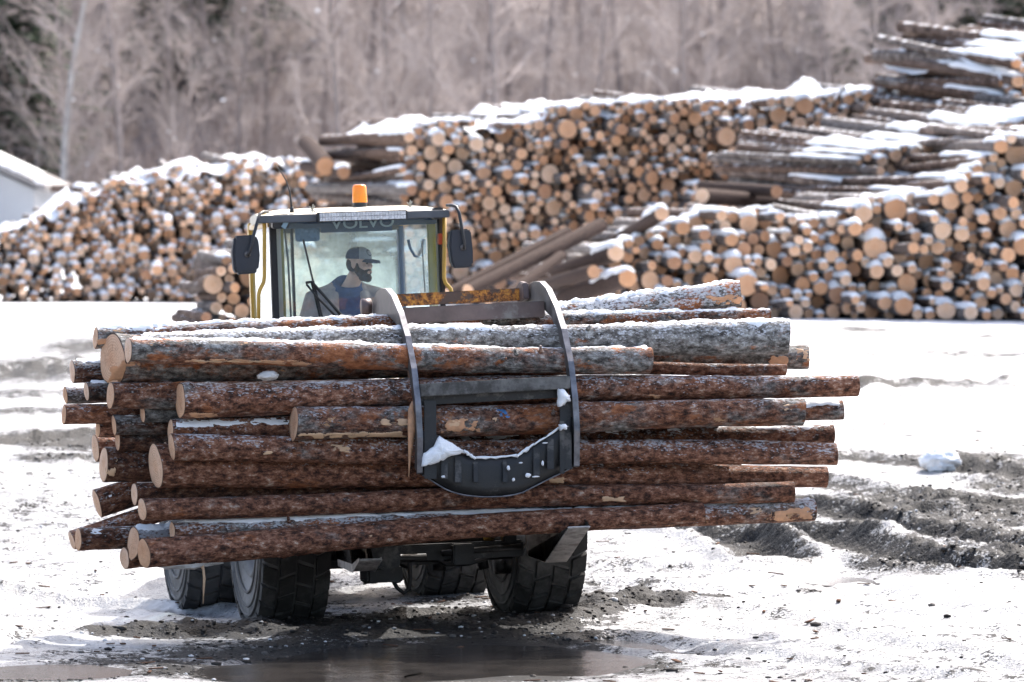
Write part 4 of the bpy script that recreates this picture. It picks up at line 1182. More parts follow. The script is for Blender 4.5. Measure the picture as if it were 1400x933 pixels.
# hanging strip of bark, a splinter and slush stuck to the logs
KM = BYK['K']['M'].inverted(); e = BYK['K']
pts = [L_MAT @ LP(px, py, FRONT - .20 - q) for px, py, q in [(564, 548, -.02), (562, 560, .02), (563, 580, .05), (561, 605, .05), (560, 630, .05), (559, 652, .05)]]
wds = [.010, .030, .028, .022, .010, .003]
b = MB(); vs_ = []
for p, w_ in zip(pts, wds):
    for s_, yo in ((-1, 0), (-.3, -.012), (.4, -.006), (1, .004)): vs_.append(KM @ (p + Vector((s_ * w_ * (1 + .3 * random.uniform(-1, 1)), yo, random.uniform(-.006, .006)))))
b.add(vs_, [(i * 4 + k, i * 4 + k + 1, i * 4 + k + 5, i * 4 + k + 4) for i in range(5) for k in range(3)])
o = b.build('bark_strip', MAT['strip'], e['root'], smooth=True); o['label'] = 'torn strip of orange inner bark hanging by the grapple plate'
sm = o.modifiers.new('thick', 'SOLIDIFY'); sm.thickness = .008
ZM = BYK['Z']['M'].inverted(); e = BYK['Z']
p0 = L_MAT @ LP(277, 776, FRONT - .02); b = MB()
b.tube([ZM @ (p0 + Vector((0, 0, .05))), ZM @ (p0 + Vector((.012, 0, -.08))), ZM @ (p0 + Vector((.004, -.01, -.26)))], [.006, .010, .003], 6)
b.tube([ZM @ (p0 + Vector((.005, 0, -.02))), ZM @ (p0 + Vector((-.02, 0, .02)))], [.006, .003], 5)
b.build('splinter', MAT['bare'], e['root'], smooth=True)
p0 = L_MAT @ LP(262, 771, FRONT + .02); lump('slush', ZM @ p0, (.20, .07, .035), 12, MAT['dirty_snow'], parent=e['root'])
p0 = L_MAT @ LP(366, 514, FRONT - .03); e = BYK['K']; lump('slush', e['M'].inverted() @ p0, (.075, .06, .035), 15, MAT['dirty_snow'], parent=e['root'])
# ================================================================== the wheel loader
loader = empty('wheel_loader', L_MAT)
tag(loader, 'muddy yellow wheel loader with a log grapple, driving towards the camera', 'wheel loader')
ld = loader

# ------------------------------------------------------------------ wheels
TR, TW = .745, .52
def tyre_profile():
    h = TW / 2
    return [(-h * .80, .34), (-h * .93, .40), (-h, .52), (-h * .985, .62), (-h * .93, .685), (-h * .80, .715), (-h * .4, .722), (h * .4, .722), (h * .80, .715), (h * .93, .685), (h * .985, .62), (h, .52), (h * .93, .40), (h * .80, .34)]
tb = MB().lathe_x(tyre_profile(), 56)
tyre_me = tb.mesh('tyre'); tyre_me.materials.append(MAT['sidewall']); tyre_me.polygons.foreach_set('use_smooth', [True] * len(tyre_me.polygons))
# raised sidewall rings
rg_ = MB()
for sgn in (-1, 1):
    h = TW / 2 * sgn
    for r_, w_ in ((.455, .012), (.56, .010), (.63, .012)):
        rg_.lathe_x([(h * .99, r_ - w_), (h * 1.03, r_ - w_ * .5), (h * 1.03, r_ + w_ * .5), (h * .99, r_ + w_)], 48)
ring_me = rg_.mesh('sidewall_rib'); ring_me.materials.append(MAT['sidewall'])
lg = MB(); nl_ = 26
for k in range(nl_):
    for c_, (xa, xb) in enumerate([(-.262, -.142), (-.130, -.006), (.006, .130), (.142, .262)]):
        a0 = 2 * math.pi * (k + (.5 if c_ % 2 else 0)) / nl_; a1 = a0 + 2 * math.pi / nl_ * .86
        vs_ = []
        for r_ in (.70, TR):
            for a, sk in ((a0, .0), (a1, .0)):
                for x_ in (xa, xb):
                    ins = .006 if r_ == TR else 0
                    rr_ = r_ - (.012 if abs(x_) > .25 else 0)
                    aa = a + (.03 if x_ == xb else -.03) * (1 if c_ in (0, 2) else -1) + (ins / TR if a == a0 else -ins / TR)
                    vs_.append((x_ + (ins if x_ == xa else -ins), math.cos(aa) * rr_, math.sin(aa) * rr_))
        lg.hexa(vs_)
tread_me = lg.mesh('tread'); tread_me.materials.append(MAT['tyre'])
rb_ = MB(); h = TW / 2
for sgn in (-1, 1):
    rb_.lathe_x([(sgn * h * .86, .345), (sgn * h * .92, .33), (sgn * h * .7, .30), (sgn * h * .45, .27), (sgn * h * .42, .12), (sgn * h * .55, .10), (sgn * h * .55, 0.001)], 36)
    for k in range(10):
        a = 2 * math.pi * k / 10; rb_.ball((sgn * h * .44, math.cos(a) * .17, math.sin(a) * .17), .016, 6, 4)
rim_me = rb_.mesh('rim'); rim_me.materials.append(MAT['rim']); rim_me.polygons.foreach_set('use_smooth', [True] * len(rim_me.polygons))
WB = 3.1
for (x_, y_, rot) in ((-.98, 0, .1), (.98, 0, .5), (-.98, WB, .3), (.98, WB, .8)):
    wh = bpy.data.objects.new('wheel', rim_me); COL.objects.link(wh); wh.parent = ld
    wh.matrix_basis = Matrix.Translation((x_, y_, TR - .045)) @ Matrix.Rotation(rot, 4, 'X')
    for nm, me in (('tyre', tyre_me), ('sidewall_rib', ring_me), ('tread', tread_me)):
        o = bpy.data.objects.new(nm, me); COL.objects.link(o); o.parent = wh

# ------------------------------------------------------------------ chassis, axles, arms (mostly behind the load)
MB().tube([(-.75, 0, .70), (-.35, 0, .70), (.35, 0, .70), (.75, 0, .70)], [.16, .13, .13, .16], 16).ball((0, .02, .66), (.30, .27, .27), 16, 10).build('front_axle', MAT['grime'], ld, smooth=True)
MB().tube([(-.75, WB, .70), (.75, WB, .70)], [.15, .15], 16).ball((0, WB, .66), (.28, .26, .26), 16, 10).build('rear_axle', MAT['grime'], ld, smooth=True)
MB().hexa([(-.45, -.45, .62), (.45, -.45, .62), (-.38, 1.1, .55), (.38, 1.1, .55), (-.42, -.35, 1.65), (.42, -.35, 1.65), (-.36, .9, 1.35), (.36, .9, 1.35)]).build('front_frame', MAT['grime'], ld, bevel=.02)
MB().box((0, 2.7, .78), (.95, 2.9, .5)).build('rear_frame', MAT['grime'], ld, bevel=.03)
MB().box((0, 3.55, 1.45), (1.35, 1.9, .95), taper=(.9, .92)).build('engine_hood', MAT['yellow'], ld, bevel=.06)
MB().box((0, 4.75, .95), (1.9, .5, .85), taper=(.92, .8)).build('counterweight', MAT['yellow'], ld, bevel=.08)
for sgn in (-1, 1):
    MB().prism([(.35, 1.62), (.15, 1.80), (-.6, 1.25), (-1.05, .80), (-1.10, .62), (-.95, .58), (-.45, .98), (.30, 1.45)], 'x', sgn * .42 - .035, sgn * .42 + .035).build('lift_arm', MAT['yellow'], ld, bevel=.012)
    MB().box((sgn * .98, WB - .1, 1.52), (.5, 1.25, .06)).build('mudguard', MAT['black'], ld, bevel=.02)
    MB().prism([(-.72, 1.30), (-.4, 1.52), (.3, 1.56), (.72, 1.34), (.70, 1.31), (.3, 1.52), (-.4, 1.48), (-.70, 1.27)], 'x', sgn * .98 - .25, sgn * .98 + .25).build('mudguard', MAT['black'], ld)
# carriage that carries the tines and the clamp
zc_lo = LZ(650, 752, -1.05)
car = MB().box((0, -1.05, zc_lo), (1.30, .12, .12)).box((-.55, -1.05, zc_lo + .6), (.10, .12, 1.25)).box((.55, -1.05, zc_lo + .6), (.10, .12, 1.25)).box((0, -1.05, zc_lo + .62), (1.3, .10, .12)).build('carriage', MAT['grime'], ld, bevel=.012)
MB().tube([(-.62, -1.14, zc_lo - .03), (-.1, -1.14, zc_lo - .035)], .030, 12).build('hydraulic_tube', MAT['grime'], car, smooth=True)
MB().tube([(.02, -1.15, zc_lo - .01), (.62, -1.15, zc_lo + .015)], .024, 12).build('hydraulic_tube', MAT['grime'], car, smooth=True)
MB().box((LX(632, 755, -1.15), -1.16, zc_lo - .02), (.16, .10, .15)).build('clamp_block', MAT['grime'], car, bevel=.01)
MB().prism([(LX(497, 745, -1.1), LZ(497, 740, -1.1)), (LX(545, 745, -1.1), LZ(545, 738, -1.1)), (LX(541, 770, -1.1), LZ(541, 775, -1.1)), (LX(520, 780, -1.1), LZ(520, 779, -1.1)), (LX(502, 770, -1.1), LZ(502, 772, -1.1))], 'y', -1.24, -1.0).build('bracket', MAT['grime'], car, bevel=.015)
MB().box((LX(521, 785, -.6), -.6, LZ(521, 784, -.6)), (.27, .30, .13)).box((LX(505, 790, -.62), -.62, LZ(512, 793, -.62)), (.12, .12, .05)).ball((LX(540, 790, -.6), -.68, LZ(538, 788, -.6)), (.05, .06, .05)).build('valve_block', MAT['grime'], ld, bevel=.02)
hp = [(536, 792), (543, 804), (552, 811), (559, 806), (561, 790), (560, 770)]
MB().tube([LP(a, b_, -.62) for a, b_ in hp], .016, 8).build('hose', MAT['rubber'], ld, smooth=True)
hp = [(690, 748), (700, 760), (715, 758), (722, 742)]
MB().tube([LP(a, b_, -.75) for a, b_ in hp], .016, 8).build('hose', MAT['rubber'], ld, smooth=True)
hp = [(590, 760), (610, 772), (640, 771), (668, 762)]
MB().tube([LP(a, b_, -.55) for a, b_ in hp], .018, 8).build('hose', MAT['rubber'], ld, smooth=True)
MB().tube([LP(676, 772, -.35), LP(716, 770, -.35)], .075, 14).ball(LP(716, 771, -.4), (.05, .08, .085), 12, 8).ball(LP(684, 774, -.4), (.05, .07, .06), 12, 8).build('axle_hub', MAT['grime'], ld, smooth=True)
MB().box((LX(470, 752, -.1), .2, .46), (.46, .9, .12)).build('belly_plate', MAT['grime'], ld, bevel=.03)
MAT['tine'] = simple('scoured_fork_steel', (.52, .48, .45), .55, .25, var=.35, scale=12, bump=.3, dirt=(.25, .21, .19), dirt_amt=.5)
for i_, (pa, pb, yl, r_) in enumerate([((555, 742), (760, 733), -.85, .05), ((560, 762), (700, 757), -.5, .04), ((455, 756), (500, 760), -.3, .06), ((600, 748), (600, 780), -.4, .05), ((655, 745), (662, 778), -.45, .04), ((528, 760), (560, 774), -.5, .03)]):
    MB().tube([LP(*pa, yl), LP((pa[0] + pb[0]) / 2, (pa[1] + pb[1]) / 2 + 1, yl), LP(*pb, yl)], r_, 12).build('hydraulic_line', MAT['grime'], ld, smooth=True)
MB().box(LP(580, 757, -.4), (.22, .2, .16)).box(LP(625, 752, -.6), (.14, .1, .13)).build('gear_housing', MAT['grime'], ld, bevel=.02)
def tine(px_tip, px_back, cut=0):
    xt = LX(px_tip, 724, -2.36); xb = LX(px_back, 770, -1.62)
    zt_, zb_ = LZ(785, 722, -2.36), LZ(763, 769, -1.62); sl = (zb_ - zt_) / .74
    prof = [(-2.37 + cut, zt_ + sl * cut), (-2.36 + cut, zt_ + sl * cut + .012), (-1.62, zb_ + .05), (-1.05, zb_ + .07), (-1.0, zb_ + .75), (-1.06, zb_ + .75), (-1.10, zb_ + .03), (-1.62, zb_)]
    xm = (xt + xb) / 2
    return MB().prism(prof, 'x', xm - .085, xm + .085).build('fork_tine', MAT['tine'], ld, bevel=.006)
tine(787, 765); tine(521, 500, .50)

# ------------------------------------------------------------------ the grapple clamp over the load
gr = empty('grapple', parent=ld)
MAT['barsteel'] = simple('scuffed_dirty_bar', (.12, .117, .113), .6, .3, var=.5, scale=14, bump=.4, dirt=(.045, .042, .04), dirt_amt=.75)
xl_, xr_ = LX(572, 550, -2.42), LX(787, 550, -2.42)
outer = [(-1.02, 432), (-1.05, 412), (-1.20, 397), (-1.36, 393), (-1.52, 394), (-1.72, 404), (-1.95, 428), (-2.15, 460), (-2.32, 505), (-2.41, 555), (-2.43, 600), (-2.38, 648)]
inner = [(-2.30, 640), (-2.34, 598), (-2.32, 553), (-2.23, 512), (-2.05, 470), (-1.84, 442), (-1.62, 432), (-1.30, 432)]
def zat(yl, py, dz): return LZ(560, py, yl) + dz
for nm, x_, dz, da in (('side_plate', xl_, 0, 0), ('side_plate', xr_, 0, -.0)):
    prof = []
    ppx = 560 if x_ == xl_ else 780
    sh = 0 if x_ == xl_ else -10
    for (yl, py) in outer + inner: prof.append((yl, LZ(ppx, py + sh, yl)))
    pl = MB().prism(prof, 'x', x_ - .018, x_ + .018).build(nm, MAT['steel'], gr)
    # wear strip along the leading edge
    b = MB(); no = len(outer); prev = None
    for i in range(4, no):
        y_, z_ = prof[i]
        cur = [(x_ - .021, y_ - .006, z_ + .004), (x_ + .021, y_ - .006, z_ + .004), (x_ - .021, y_ + .012, z_ - .006), (x_ + .021, y_ + .012, z_ - .006)]
        if prev: b.hexa([prev[0], prev[1], prev[2], prev[3], cur[0], cur[1], cur[2], cur[3]])
        prev = cur
    b.build('leading_edge', MAT['edge_steel'], gr)
def gbar(nm, y_, pa, pb, hpx, dep, mat, x0=None, x1=None, bevel=.006):
    a = LP(*pa, y_); b_ = LP(*pb, y_); hh = hpx / 187.0
    a = Vector((x0 if x0 is not None else a.x, y_, a.z)); b_ = Vector((x1 if x1 is not None else b_.x, y_, b_.z))
    return MB().hexa([a + Vector((0, -dep / 2, -hh)), b_ + Vector((0, -dep / 2, -hh)), a + Vector((0, dep / 2, -hh)), b_ + Vector((0, dep / 2, -hh)),
                      a + Vector((0, -dep / 2, 0)), b_ + Vector((0, -dep / 2, 0)), a + Vector((0, dep / 2, 0)), b_ + Vector((0, dep / 2, 0))]).build(nm, mat, gr, bevel=bevel)
gbar('rusty_crossbar', -1.06, (540, 403), (744, 393), 17, .10, MAT['rust'], xl_ + .02, xr_ - .02)
gbar('crossbar', -1.62, (552, 421), (768, 411), 22, .13, MAT['darkbar'], xl_ + .025, xr_ - .025)
gbar('crossbar', -2.34, (578, 525), (782, 514), 17, .10, MAT['barsteel'], xl_ + .025, xr_ - .025)
gbar('crossbar_web', -2.28, (578, 542), (782, 531), 12, .05, MAT['grime'], xl_ + .025, xr_ - .025)
# pivot lugs
MB().prism([(-1.12, LZ(745, 412, -1.1)), (-1.25, LZ(745, 408, -1.1)), (-1.22, LZ(745, 386, -1.1)), (-1.10, LZ(745, 384, -1.1)), (-.98, LZ(745, 392, -1.1)), (-.98, LZ(745, 412, -1.1))], 'x', xr_ - .075, xr_ - .03).build('pivot_lug', MAT['darkbar'], gr, bevel=.008)
MB().tube([(xl_ - .09, -.98, LZ(503, 420, -.98)), (xl_ - .02, -.98, LZ(503, 420, -.98))], .062, 14).build('pivot_pin', MAT['darkbar'], gr, smooth=True)
for x_ in (-.3, .3):
    MB().tube([(x_, -.95, LZ(600, 425, -.95)), (x_, -.55, 1.4)], [.035, .05], 10).build('clamp_cylinder', MAT['grime'], gr, smooth=True)
# the lip: a ribbed curved plate between the tips
NP_ = 29; top_e = [(577, 588), (597, 594), (612, 606), (632, 623), (647, 626), (680, 625), (706, 623), (722, 614), (745, 598), (766, 584), (784, 570)]
bot_e = [(577, 648), (592, 658), (612, 670), (632, 676), (660, 679), (690, 678), (712, 674), (735, 662), (757, 651), (784, 638)]
def interp(e, px): return np.interp(px, [q[0] for q in e], [q[1] for q in e])
V = []; 
for i in range(NP_):
    u = i / (NP_ - 1); px = 577 + u * (784 - 577)
    bow = .05 * (1 - (2 * u - 1) ** 2)
    for fv in (0, .25, .5, .75, 1.0):
        py = interp(top_e, px) * (1 - fv) + interp(bot_e, px) * fv
        y_ = -2.36 - bow * fv - .03 * fv + .05 * fv ** 2
        p = LP(px, py, y_); V.append((xl_ + .02 + (xr_ - xl_ - .04) * u, y_, p.z))
Fq = [(i * 5 + k, i * 5 + k + 1, (i + 1) * 5 + k + 1, (i + 1) * 5 + k) for i in range(NP_ - 1) for k in range(4)]
b = MB(); b.add(V, Fq); lip = b.build('lip_plate', MAT['grime'], gr, smooth=True)
sm = lip.modifiers.new('thick', 'SOLIDIFY'); sm.thickness = .022; sm.offset = 1
for px, w_, y0, y1 in [(588, .09, 548, 655), (773, .085, 548, 642), (768, .035, 576, 648), (607, .05, 612, 655), (626, .05, 626, 660), (650, .035, 632, 660), (690, .035, 630, 660), (733, .05, 612, 650), (752, .05, 600, 642)]:
    a = LP(px, y0, -2.40); c_ = LP(px, y1, -2.43)
    if w_ > .08: a = LP(px, y0, -2.355); c_ = LP(px, y1, -2.40)
    MB().bar(a + Vector((0, 0, 0)), c_ + Vector((0, -.012, 0)), w_, .012, up=(0, -1, 0)).build('rib', MAT['grime'], gr, bevel=.003)
ed = [LP(px, interp(bot_e, px) + 1, -2.365 - .05 * (1 - (2 * (px - 577) / 207 - 1) ** 2)) for px in np.linspace(578, 783, 22)]
MB().tube(ed, .006, 6).build('lip_edge', MAT['edge_steel'], gr, smooth=True)
# snow lodged on the clamp
def heap(pts, yl, name='snow', th=.03, seed=1):
    poly = [LP(px, py, yl) for px, py in pts]; c_ = sum(poly, Vector()) / len(poly)
    b = MB(); n = len(poly); N_ = 5; vs_ = [c_ + Vector((0, -th, 0))]
    for r_ in range(1, N_ + 1):
        f_ = r_ / N_
        for p in poly:
            q = c_.lerp(p, f_); nn = float(fbm(q.x * 30 + seed, q.z * 30, seed, 3)) - .4
            vs_.append(q + Vector((0, -th * (1 - f_ ** 2) * (1 + nn) - .012 * nn, 0)))
    for q in poly: vs_.append(q + Vector((0, .05, 0)))
    fs = [(0, 1 + k, 1 + (k + 1) % n) for k in range(n)]
    for r_ in range(N_):
        o_ = 1 + r_ * n
        fs += [(o_ + k, o_ + n + k, o_ + n + (k + 1) % n, o_ + (k + 1) % n) for k in range(n)]
    b.add(vs_, fs); return b.build(name, MAT['snow'], gr, smooth=True)
def dens(pts, k=4, j=1.2, seed=2):
    rr = random.Random(seed); out = []
    for i, p in enumerate(pts):
        q = pts[(i + 1) % len(pts)]
        for s_ in range(k): out.append((p[0] + (q[0] - p[0]) * s_ / k + rr.uniform(-j, j), p[1] + (q[1] - p[1]) * s_ / k + rr.uniform(-j, j)))
    return out
heap(dens([(599, 598), (612, 603), (634, 616), (630, 620), (606, 629), (592, 634), (578, 638), (580, 620), (594, 612)]), -2.45)
heap(dens([(763, 533), (770, 532), (779, 541), (781, 548), (772, 553), (764, 556)]), -2.40, seed=5)
heap(dens([(765, 582), (772, 580), (777, 583), (775, 587), (767, 588)]), -2.46, seed=6, th=.015)
for i_, (px, py, a_, b_) in enumerate([(722, 650, .022, .016), (732, 652, .030, .007), (695, 640, .012, .018), (702, 656, .012, .012), (606, 652, .014, .010), (712, 633, .014, .006), (742, 634, .009, .02), (745, 606, .02, .006)]):
    lump('snow_speck', LP(px, py, -2.452), (a_, .012, b_), 60 + i_, MAT['snow'], parent=gr, sub=2)
for a_, b_ in (((634, 617), (650, 627)), ((650, 627), (706, 624)), ((706, 624), (730, 608)), ((730, 608), (764, 586)), ((600, 597), (634, 619))):
    pts = [LP(a_[0] + (b_[0] - a_[0]) * t, a_[1] + (b_[1] - a_[1]) * t, -2.385) + Vector((0, 0, random.uniform(-.004, .006))) for t in np.linspace(0, 1, 9)]
    MB().tube(pts, [random.uniform(.006, .016) * (1 if a_[0] < 710 else .6) for _ in pts], 7).build('snow_line', MAT['snow'], gr, smooth=True)

# ------------------------------------------------------------------ the cab
WS = 1.48; RW = 2.78     # windscreen and rear wall
def glass_mat(name, tint, refl, haze=0, hazecol=(.7, .8, .8)):
    m = NT(name); m.N.remove(m.bsdf)
    tr = m.n('BsdfTransparent', {'Color': (*tint, 1)})
    gl = m.n('BsdfGlossy', {'Color': (.9, .95, 1.0, 1), 'Roughness': .015})
    fr = m.n('Fresnel', {'IOR': 1.5}).outputs[0]
    v = m.objvec(); sm_ = m.noise(v, 3.0, 7, .7)
    f_ = m.math('ADD', m.math('MULTIPLY', fr, .9), refl)
    mx = m.n('MixShader', {0: f_, 1: tr.outputs[0], 2: gl.outputs[0]})
    if haze:
        df = m.n('BsdfTranslucent', {'Color': (*hazecol, 1)}); d2 = m.n('BsdfDiffuse', {'Color': (*hazecol, 1)})
        dm = m.n('MixShader', {0: .35, 1: df.outputs[0], 2: d2.outputs[0]})
        hz = m.n('MapRange', {0: sm_, 1: .32, 2: .68, 3: haze * .35, 4: min(1, haze * 1.35)}).outputs[0]
        mx = m.n('MixShader', {0: hz, 1: mx.outputs[0], 2: dm.outputs[0]})
    m.L.new(mx.outputs[0], m.out.inputs[0]); return m.mat
MAT['windscreen'] = glass_mat('tinted_windscreen_with_sky_veil', (.90, .96, .97), .05, .10, (.28, .48, .8))  # blue haze colour stands in for sky reflected in the glass
MAT['rear_glass'] = glass_mat('dusty_rear_glass', (.74, .88, .88), .02, .55, (.52, .68, .69))
MAT['side_glass'] = glass_mat('side_glass', (.84, .90, .88), .03, .09, (.85, .88, .84))
MAT['blue_trim'] = simple('dark_blue_interior_trim', (.035, .075, .16), .6, var=.2)
MAT['interior'] = simple('grey_interior_plastic', (.10, .11, .12), .6, var=.2)
MAT['seat'] = simple('black_seat_fabric', (.030, .032, .036), .85, var=.3, scale=20)
MAT['amber'] = None
m = NT('amber_beacon_plastic')
MAT['amber'] = m.P(col=(.95, .28, .012), rough=.25, sub=.6, subs=.05, subr=(.6, .25, .05), coat=.3)
MAT['lens'] = simple('frosted_light_lens', (.62, .62, .63), .25, .1, var=.25, scale=40, bump=.3)
MAT['white'] = simple('pale_blue_white_sticker', (.24, .36, .43), .6, var=.1)
MAT['redlens'] = simple('orange_marker_lens', (.45, .07, .02), .3, var=.2)

xl0, xr0 = LX(373, 380, WS), LX(606, 372, WS)
xl1, xr1 = LX(345, 380, RW), LX(549, 372, RW)
zr = LZ(490, 300, WS)      # underside of the roof
zs = 1.50                  # window sill
cab = MB().hexa([(xl0, WS, .98), (xr0, WS, .98), (xl1, RW, .98), (xr1, RW, .98), (xl0, WS, zs), (xr0, WS, zs), (xl1, RW, zs), (xr1, RW, zs)]).build('cab', MAT['yellow'], ld, bevel=.02)
def cabpart(b, nm, mat, **kw): return b.build(nm, mat, cab, **kw)
def post(x_, y_, w_, d_, nm, mat, x2=None, y2=None, z0=zs, z1=None):
    z1 = z1 or zr + .02; x2 = x_ if x2 is None else x2; y2 = y_ if y2 is None else y2
    return cabpart(MB().bar((x_, y_, z0), (x2, y2, z1), w_, d_, up=(0, 1, 0)), nm, mat, bevel=.006)
post(xl0 + .012, WS, .050, .060, 'front_pillar', MAT['rubber'])
post(xr0 - .012, WS, .034, .060, 'front_pillar', MAT['rubber'])
post(xl0 + .062, WS + .045, .040, .03, 'pillar_trim', MAT['cream'])
post(xl0 + .098, WS + .075, .022, .03, 'pillar_trim', MAT['olive'])
post(xr0 - .062, WS + .10, .070, .03, 'pillar_trim', MAT['olive'])
post(xr0 - .034, WS + .03, .016, .03, 'pillar_trim', MAT['cream'])
post(xl1, RW, .045, .07, 'rear_pillar', MAT['yellow'])
post(xr1, RW, .045, .07, 'rear_pillar', MAT['blue_trim'])
post(xl1 + .33, RW - .02, .02, .05, 'window_divider', MAT['rubber'])
# panes
def pane(nm, a, b_, z0, z1, mat):
    b = MB(); b.add([(a[0], a[1], z0), (b_[0], b_[1], z0), (b_[0], b_[1], z1), (a[0], a[1], z1)], [(0, 1, 2, 3)])
    return cabpart(b, nm, mat)
pane('windscreen', (xl0 + .03, WS), (xr0 - .03, WS), zs, zr, MAT['windscreen'])
pane('rear_window', (xl1 + .03, RW), (xr1 - .03, RW), zs + .02, zr - .05, MAT['rear_glass'])
pane('side_window', (xl0 - .004, WS + .05), (xl1 - .004, RW - .05), zs, zr - .02, MAT['side_glass'])
pane('side_window', (xr0 + .004, WS + .05), (xr1 + .004, RW - .05), zs, zr - .02, MAT['side_glass'])
for (xa, xb) in ((xl0, xl1), (xr0, xr1)):
    cabpart(MB().bar((xa, WS + .04, zr - .015), (xb, RW - .04, zr - .015), .04, .05), 'window_rail', MAT['yellow'], bevel=.006)
cabpart(MB().bar((xl1, RW, zr - .03), (xr1, RW, zr - .03), .06, .08), 'rear_header', MAT['interior'], bevel=.006)
cabpart(MB().bar((xl0 + .02, WS + .06, zr - .02), (xr0 - .02, WS + .06, zr - .02), .08, .07), 'front_header', MAT['blue_trim'], bevel=.006)
# sun blind strip inside the top of the screen
zbt, zbb = LZ(490, 300, WS + .03), LZ(490, 317, WS + .03)
xa, xb = LX(438, 308, WS + .03), LX(536, 308, WS + .03)
cabpart(MB().box(((xa + xb) / 2, WS + .03, (zbt + zbb) / 2), (xb - xa, .008, zbt - zbb)), 'sun_blind', MAT['blue_trim'], bevel=.003)
xa, xb = LX(536, 300, WS + .04), LX(604, 300, WS + .04)
cabpart(MB().box(((xa + xb) / 2, WS + .05, LZ(570, 300, WS)), (xb - xa, .008, .075)), 'sun_blind', MAT['blue_trim'], bevel=.003)
xa, xb = LX(378, 303, WS + .04), LX(403, 303, WS + .04)
cabpart(MB().box(((xa + xb) / 2, WS + .05, LZ(390, 306, WS)), (xb - xa, .008, .05)), 'sun_blind', MAT['blue_trim'], bevel=.003)
# inner mirror
def rrect(cx, cz, w_, h_, r_, n=5):
    out = []
    for (sx, sz, a0) in ((1, 1, 0), (-1, 1, 90), (-1, -1, 180), (1, -1, 270)):
        for k in range(n + 1):
            a = R(a0 + 90 * k / n); out.append((cx + sx * (w_ / 2 - r_) + r_ * math.cos(a), cz + sz * (h_ / 2 - r_) + r_ * math.sin(a)))
    return out
cm = LP(420, 313, WS + .10)
MAT['mirror_blue'] = simple('blue_tinted_mirror_back', (.075, .15, .25), .25, .2, var=.25, scale=3)
cabpart(MB().prism(rrect(cm.x, cm.z, .195, .20, .025), 'y', WS + .09, WS + .12), 'inner_mirror', MAT['mirror_blue'], bevel=.004)
# seat, wheel, console
sx = LX(478, 400, 2.3)
cabpart(MB().box((sx, 2.42, 1.88), (.48, .12, .70), taper=(.85, .8)).box((sx, 2.15, 1.50), (.50, .55, .14)), 'seat', MAT['seat'], bevel=.04)
b = MB(); wc = Vector((sx, 1.74, 1.86)); tilt_ = Matrix.Rotation(R(-35), 3, 'X')
ringp = [wc + tilt_ @ Vector((math.cos(a) * .19, math.sin(a) * .19, 0)) for a in np.linspace(0, 2 * math.pi, 25)]
b.tube(ringp, .016, 8, cap=False); b.tube([wc, wc + Vector((0, -.12, -.42))], .03, 8)
for a in (0.2, 2.3, 4.4): b.tube([wc, wc + tilt_ @ Vector((math.cos(a) * .19, math.sin(a) * .19, 0))], .012, 6)
cabpart(b, 'steering_wheel', MAT['black'], smooth=True)
cabpart(MB().tube([LP(a, c_, 2.3) for a, c_ in [(558, 328), (561, 340), (567, 350), (574, 352), (580, 346), (581, 336)]], .012, 8), 'hose_hook', MAT['blue_trim'], smooth=True)
cabpart(MB().box(LP(578, 333, 2.3), (.05, .03, .07)), 'hook_plate', MAT['blue_trim'], bevel=.005)
cabpart(MB().tube([LP(389, 314, WS + .2), LP(394, 360, WS + .2), LP(398, 436, WS + .2)], .008, 6), 'cable', MAT['interior'], smooth=True)
cabpart(MB().tube([LP(577, 330, WS + .25), LP(581, 400, WS + .25)], .005, 6), 'cable', MAT['interior'], smooth=True)

# roof with a crowned top and a dark visor
RF, RB_ = 1.28, 2.95
x0f, x1f = LX(352, 292, RF), LX(613, 283, RF); x0r, x1r = LX(341, 292, RB_), LX(560, 283, RB_)
zt0 = LZ(480, 292, RF)
b = MB(); nu, nv_ = 17, 13; V = []; 
for j in range(nv_):
    v_ = j / (nv_ - 1); y_ = RF + (RB_ - RF) * v_
    for i in range(nu):
        u = i / (nu - 1); xa_ = x0f + (x0r - x0f) * v_; xb_ = x1f + (x1r - x1f) * v_
        cu = 1 - abs(2 * u - 1) ** 6; cv = (1 - (1 - min(1, v_ / .35)) ** 2) * (1 - max(0, (v_ - .8) / .2) ** 2 * .5)
        V.append((xa_ + (xb_ - xa_) * u, y_, zt0 + .062 * cv * (.45 + .55 * cu)))
top_n = len(V); bot = [(x_, y_, zr - .005) for (x_, y_, z_) in V]
fs = [(j * nu + i, j * nu + i + 1, (j + 1) * nu + i + 1, (j + 1) * nu + i) for j in range(nv_ - 1) for i in range(nu - 1)]
fs += [tuple(top_n + q for q in f[::-1]) for f in fs]
for i in range(nu - 1): fs += [(i, top_n + i, top_n + i + 1, i + 1), ((nv_ - 1) * nu + i, (nv_ - 1) * nu + i + 1, top_n + (nv_ - 1) * nu + i + 1, top_n + (nv_ - 1) * nu + i)]
for j in range(nv_ - 1): fs += [(j * nu, (j + 1) * nu, top_n + (j + 1) * nu, top_n + j * nu), (j * nu + nu - 1, top_n + j * nu + nu - 1, top_n + (j + 1) * nu + nu - 1, (j + 1) * nu + nu - 1)]
b.add(V + bot, fs)
roof = b.build('roof', MAT['cream'], ld, smooth=True, auto=35)
rp = lambda b_, nm, mat, **kw: b_.build(nm, mat, roof, **kw)
rp(MB().hexa([(x0f - .005, RF - .02, zr - .012), (x1f + .005, RF - .02, zr - .012), (x0f - .005, RF + .02, zr - .012), (x1f + .005, RF + .02, zr - .012),
              (x0f - .005, RF - .012, zt0 + .002), (x1f + .005, RF - .012, zt0 + .002), (x0f - .005, RF + .02, zt0 + .006), (x1f + .005, RF + .02, zt0 + .006)]), 'visor', MAT['gunmetal'], bevel=.006)
